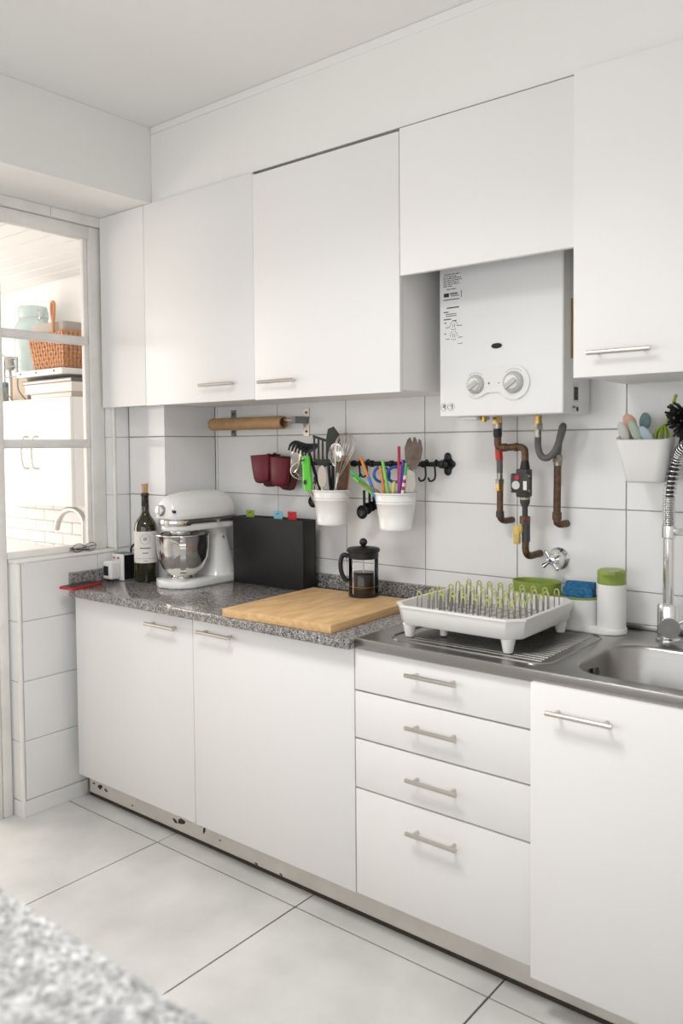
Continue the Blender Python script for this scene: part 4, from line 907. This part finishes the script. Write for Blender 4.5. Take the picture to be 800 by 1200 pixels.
# wire stand
ws = thing('wire_rack', (-1.47, .02, T), 'dark wire rack standing before the glass jar', 'rack')
for z in (.14, .20, .245): part('cross_wire', B().cyl((-1.60, -.005, T+z), (-1.46, -.005, T+z), .004, n=8), mid_gr, ws)
for x in (-1.60, -1.46): part('upright', B().tube(bez([(x, .045, T+.004), (x, .0, T+.06), (x, -.005, T+.14), (x, -.005, T+.25)], 5), .004, 8), mid_gr, ws)
# books
random.seed(5)
bks = ((-1.34, -.93, .030, T, (.45, .40, .36), 'thick grey covered book at the bottom of the pile', 0), (-1.40, -.93, .052, T+.031, (.70, .66, .62), 'thick white book in the pile beside the cream box', 0), (-1.42, -.93, .022, T+.0835, (.10, .09, .085), 'dark covered thin book in the pile', 0))
for x0, x1, h, z, c, lab, _ in bks:
    t = thing('book', ((x0+x1)/2, .12, z), lab, 'book', 'books on the annex cabinet')
    part('cover', B().box(x0, x1, .0, .24, z, z+.004).box(x0, x1, .0, .24, z+h-.0045, z+h-.0005).box(x1-.004, x1, .0, .24, z+.004, z+h-.0045), mat('cover_'+str(int(z*1000)), c, .6), t)
    part('pages', B().box(x0+.004, x1-.005, .004, .236, z+.0042, z+h-.0048), paper, t)
bn = thing('white_binder', (-1.25, .1, T+.106), 'white flat box file lying on top of the book pile', 'binder')
part('body', B().box(-1.445, -.985, -.02, .25, T+.1265, T+.160, .003, 1), white_pl, bn)
for x in (-1.40, -1.24, -1.06): part('rivet', B().cyl((x, -.0205, T+.145), (x, -.024, T+.145), .006, n=10), dark_gr, bn)
bn.rotation_euler = (0, R(0), 0)
# wicker basket with leather handle
bk_ = thing('wicker_basket', (-1.18, .12, T+.161), 'square wicker basket with a loop handle on the book pile', 'basket')
bz = T+.1605
part('lining', B().loft([[(x, y, z) for x, y in rrect(-1.18-a, -1.18+a, .12-b_, .12+b_, .02, 3)] for z, a, b_ in ((bz+.002, .135, .08), (bz+.20, .165, .10), (bz+.20, .155, .09), (bz+.012, .127, .072))]), wicker, bk_)
for k in range(10):
    f_ = k/9; a, b_ = .140+.031*f_, .085+.021*f_; z = bz+.012+.185*f_
    ringp = []
    base = rrect(-1.18-a, -1.18+a, .12-b_, .12+b_, .02, 3)
    dense = []
    for i in range(len(base)):
        p, q = Vector(base[i]), Vector(base[(i+1) % len(base)]); m_ = max(1, int((q-p).length/.02))
        dense += [p.lerp(q, j/m_) for j in range(m_)]
    part('weave_strand', B().tube([(p.x+(.004 if (i+k) % 2 else -.002)*(1 if abs(p.x+1.18) > a*.8 else 0), p.y+(-.004 if (i+k) % 2 else .002), z) for i, p in enumerate(dense)], .0085, 5, True), wicker, bk_)
wv = B(); random.seed(9)
for k in range(8):
    f_ = (k+.5)/8; a, b_ = .140+.031*f_+.009, .085+.021*f_+.009; z = bz+.012+.185*f_
    for i in range(13):
        x = -1.18-a+2*a*(i+.5)/13; tl = .35 if (i+k) % 2 else -.35
        wv.slab([(-.007, -.012), (.007, -.012), (.009, 0), (.007, .012), (-.007, .012), (-.009, 0)], (x, .12-b_, z), (1, 0, tl), (-tl, 0, 1), .009)
    for i in range(8):
        y = .12-b_+2*b_*(i+.5)/8; tl = .35 if (i+k) % 2 else -.35
        wv.slab([(-.007, -.012), (.007, -.012), (.009, 0), (.007, .012), (-.007, .012), (-.009, 0)], (-1.18+a, y, z), (0, 1, tl), (0, -tl, 1), .009)
part('weave', wv, wicker, bk_, kind='stuff')
part('rim', B().loft([[(x, y, z) for x, y in rrect(-1.18-a, -1.18+a, .12-b_, .12+b_, .02, 3)] for z, a, b_ in ((bz+.205, .160, .100), (bz+.255, .164, .103), (bz+.255, .155, .094), (bz+.205, .150, .090))]), mat('basket_cloth', (.42, .37, .33), .8), bk_)
part('handle', B().tube(bez([(-1.095, .005, bz+.18), (-1.098, .003, bz+.25), (-1.112, .003, bz+.31), (-1.108, .003, bz+.355), (-1.094, .003, bz+.362), (-1.082, .003, bz+.35), (-1.084, .003, bz+.31), (-1.094, .003, bz+.25), (-1.097, .003, bz+.18)], 5), .008, 7), mat('tan_leather', (.60, .26, .10), .6), bk_)
# grinder, tin, dark box
gr = thing('hand_grinder', (-1.675, .06, T), 'old silver hand crank grinder on the annex cabinet', 'grinder')
part('stand', B().tube([(-1.650, .06, T+.002), (-1.652, .06, T+.12), (-1.665, .06, T+.19)], .012, 10), steel_h, gr)
part('barrel', B().lathe((-1.672, .06, T+.19), [(.028, 0), (.036, .02), (.030, .06), (.040, .075), (.036, .08)], 18), steel_h, gr)
part('crank', B().tube([(-1.70, .05, T+.21), (-1.735, .03, T+.23), (-1.74, .03, T+.19)], .008, 8), steel_h, gr)
part('clamp_screw', B().tube([(-1.69, .05, T+.27), (-1.75, .05, T+.29)], .008, 8).ball((-1.76, .05, T+.292), .020), steel_h, gr)
single('lace_box', B().box(-1.725, -1.625, .09, .24, T, T+.125, .012, 2), mat('dark_lace', (.12, .10, .09), .8, var=.9, vscale=70), (-1.675, .165, T), 'dark patterned box behind the grinder', 'box')
tn = thing('teal_tin', (-1.86, .12, T), 'teal and cream storage tin at the cabinet end', 'tin')
ac2 = part('body', B().box(-1.98, -1.735, .03, .23, T, T+.095, .006, 2), mat('tin_cream', (.55, .60, .52), .5, var=.3, vscale=18), tn)
part('lid', B().box(-1.985, -1.732, .027, .233, T+.0955, T+.125, .006, 2), mat('tin_teal', (.16, .40, .34), .4), tn)
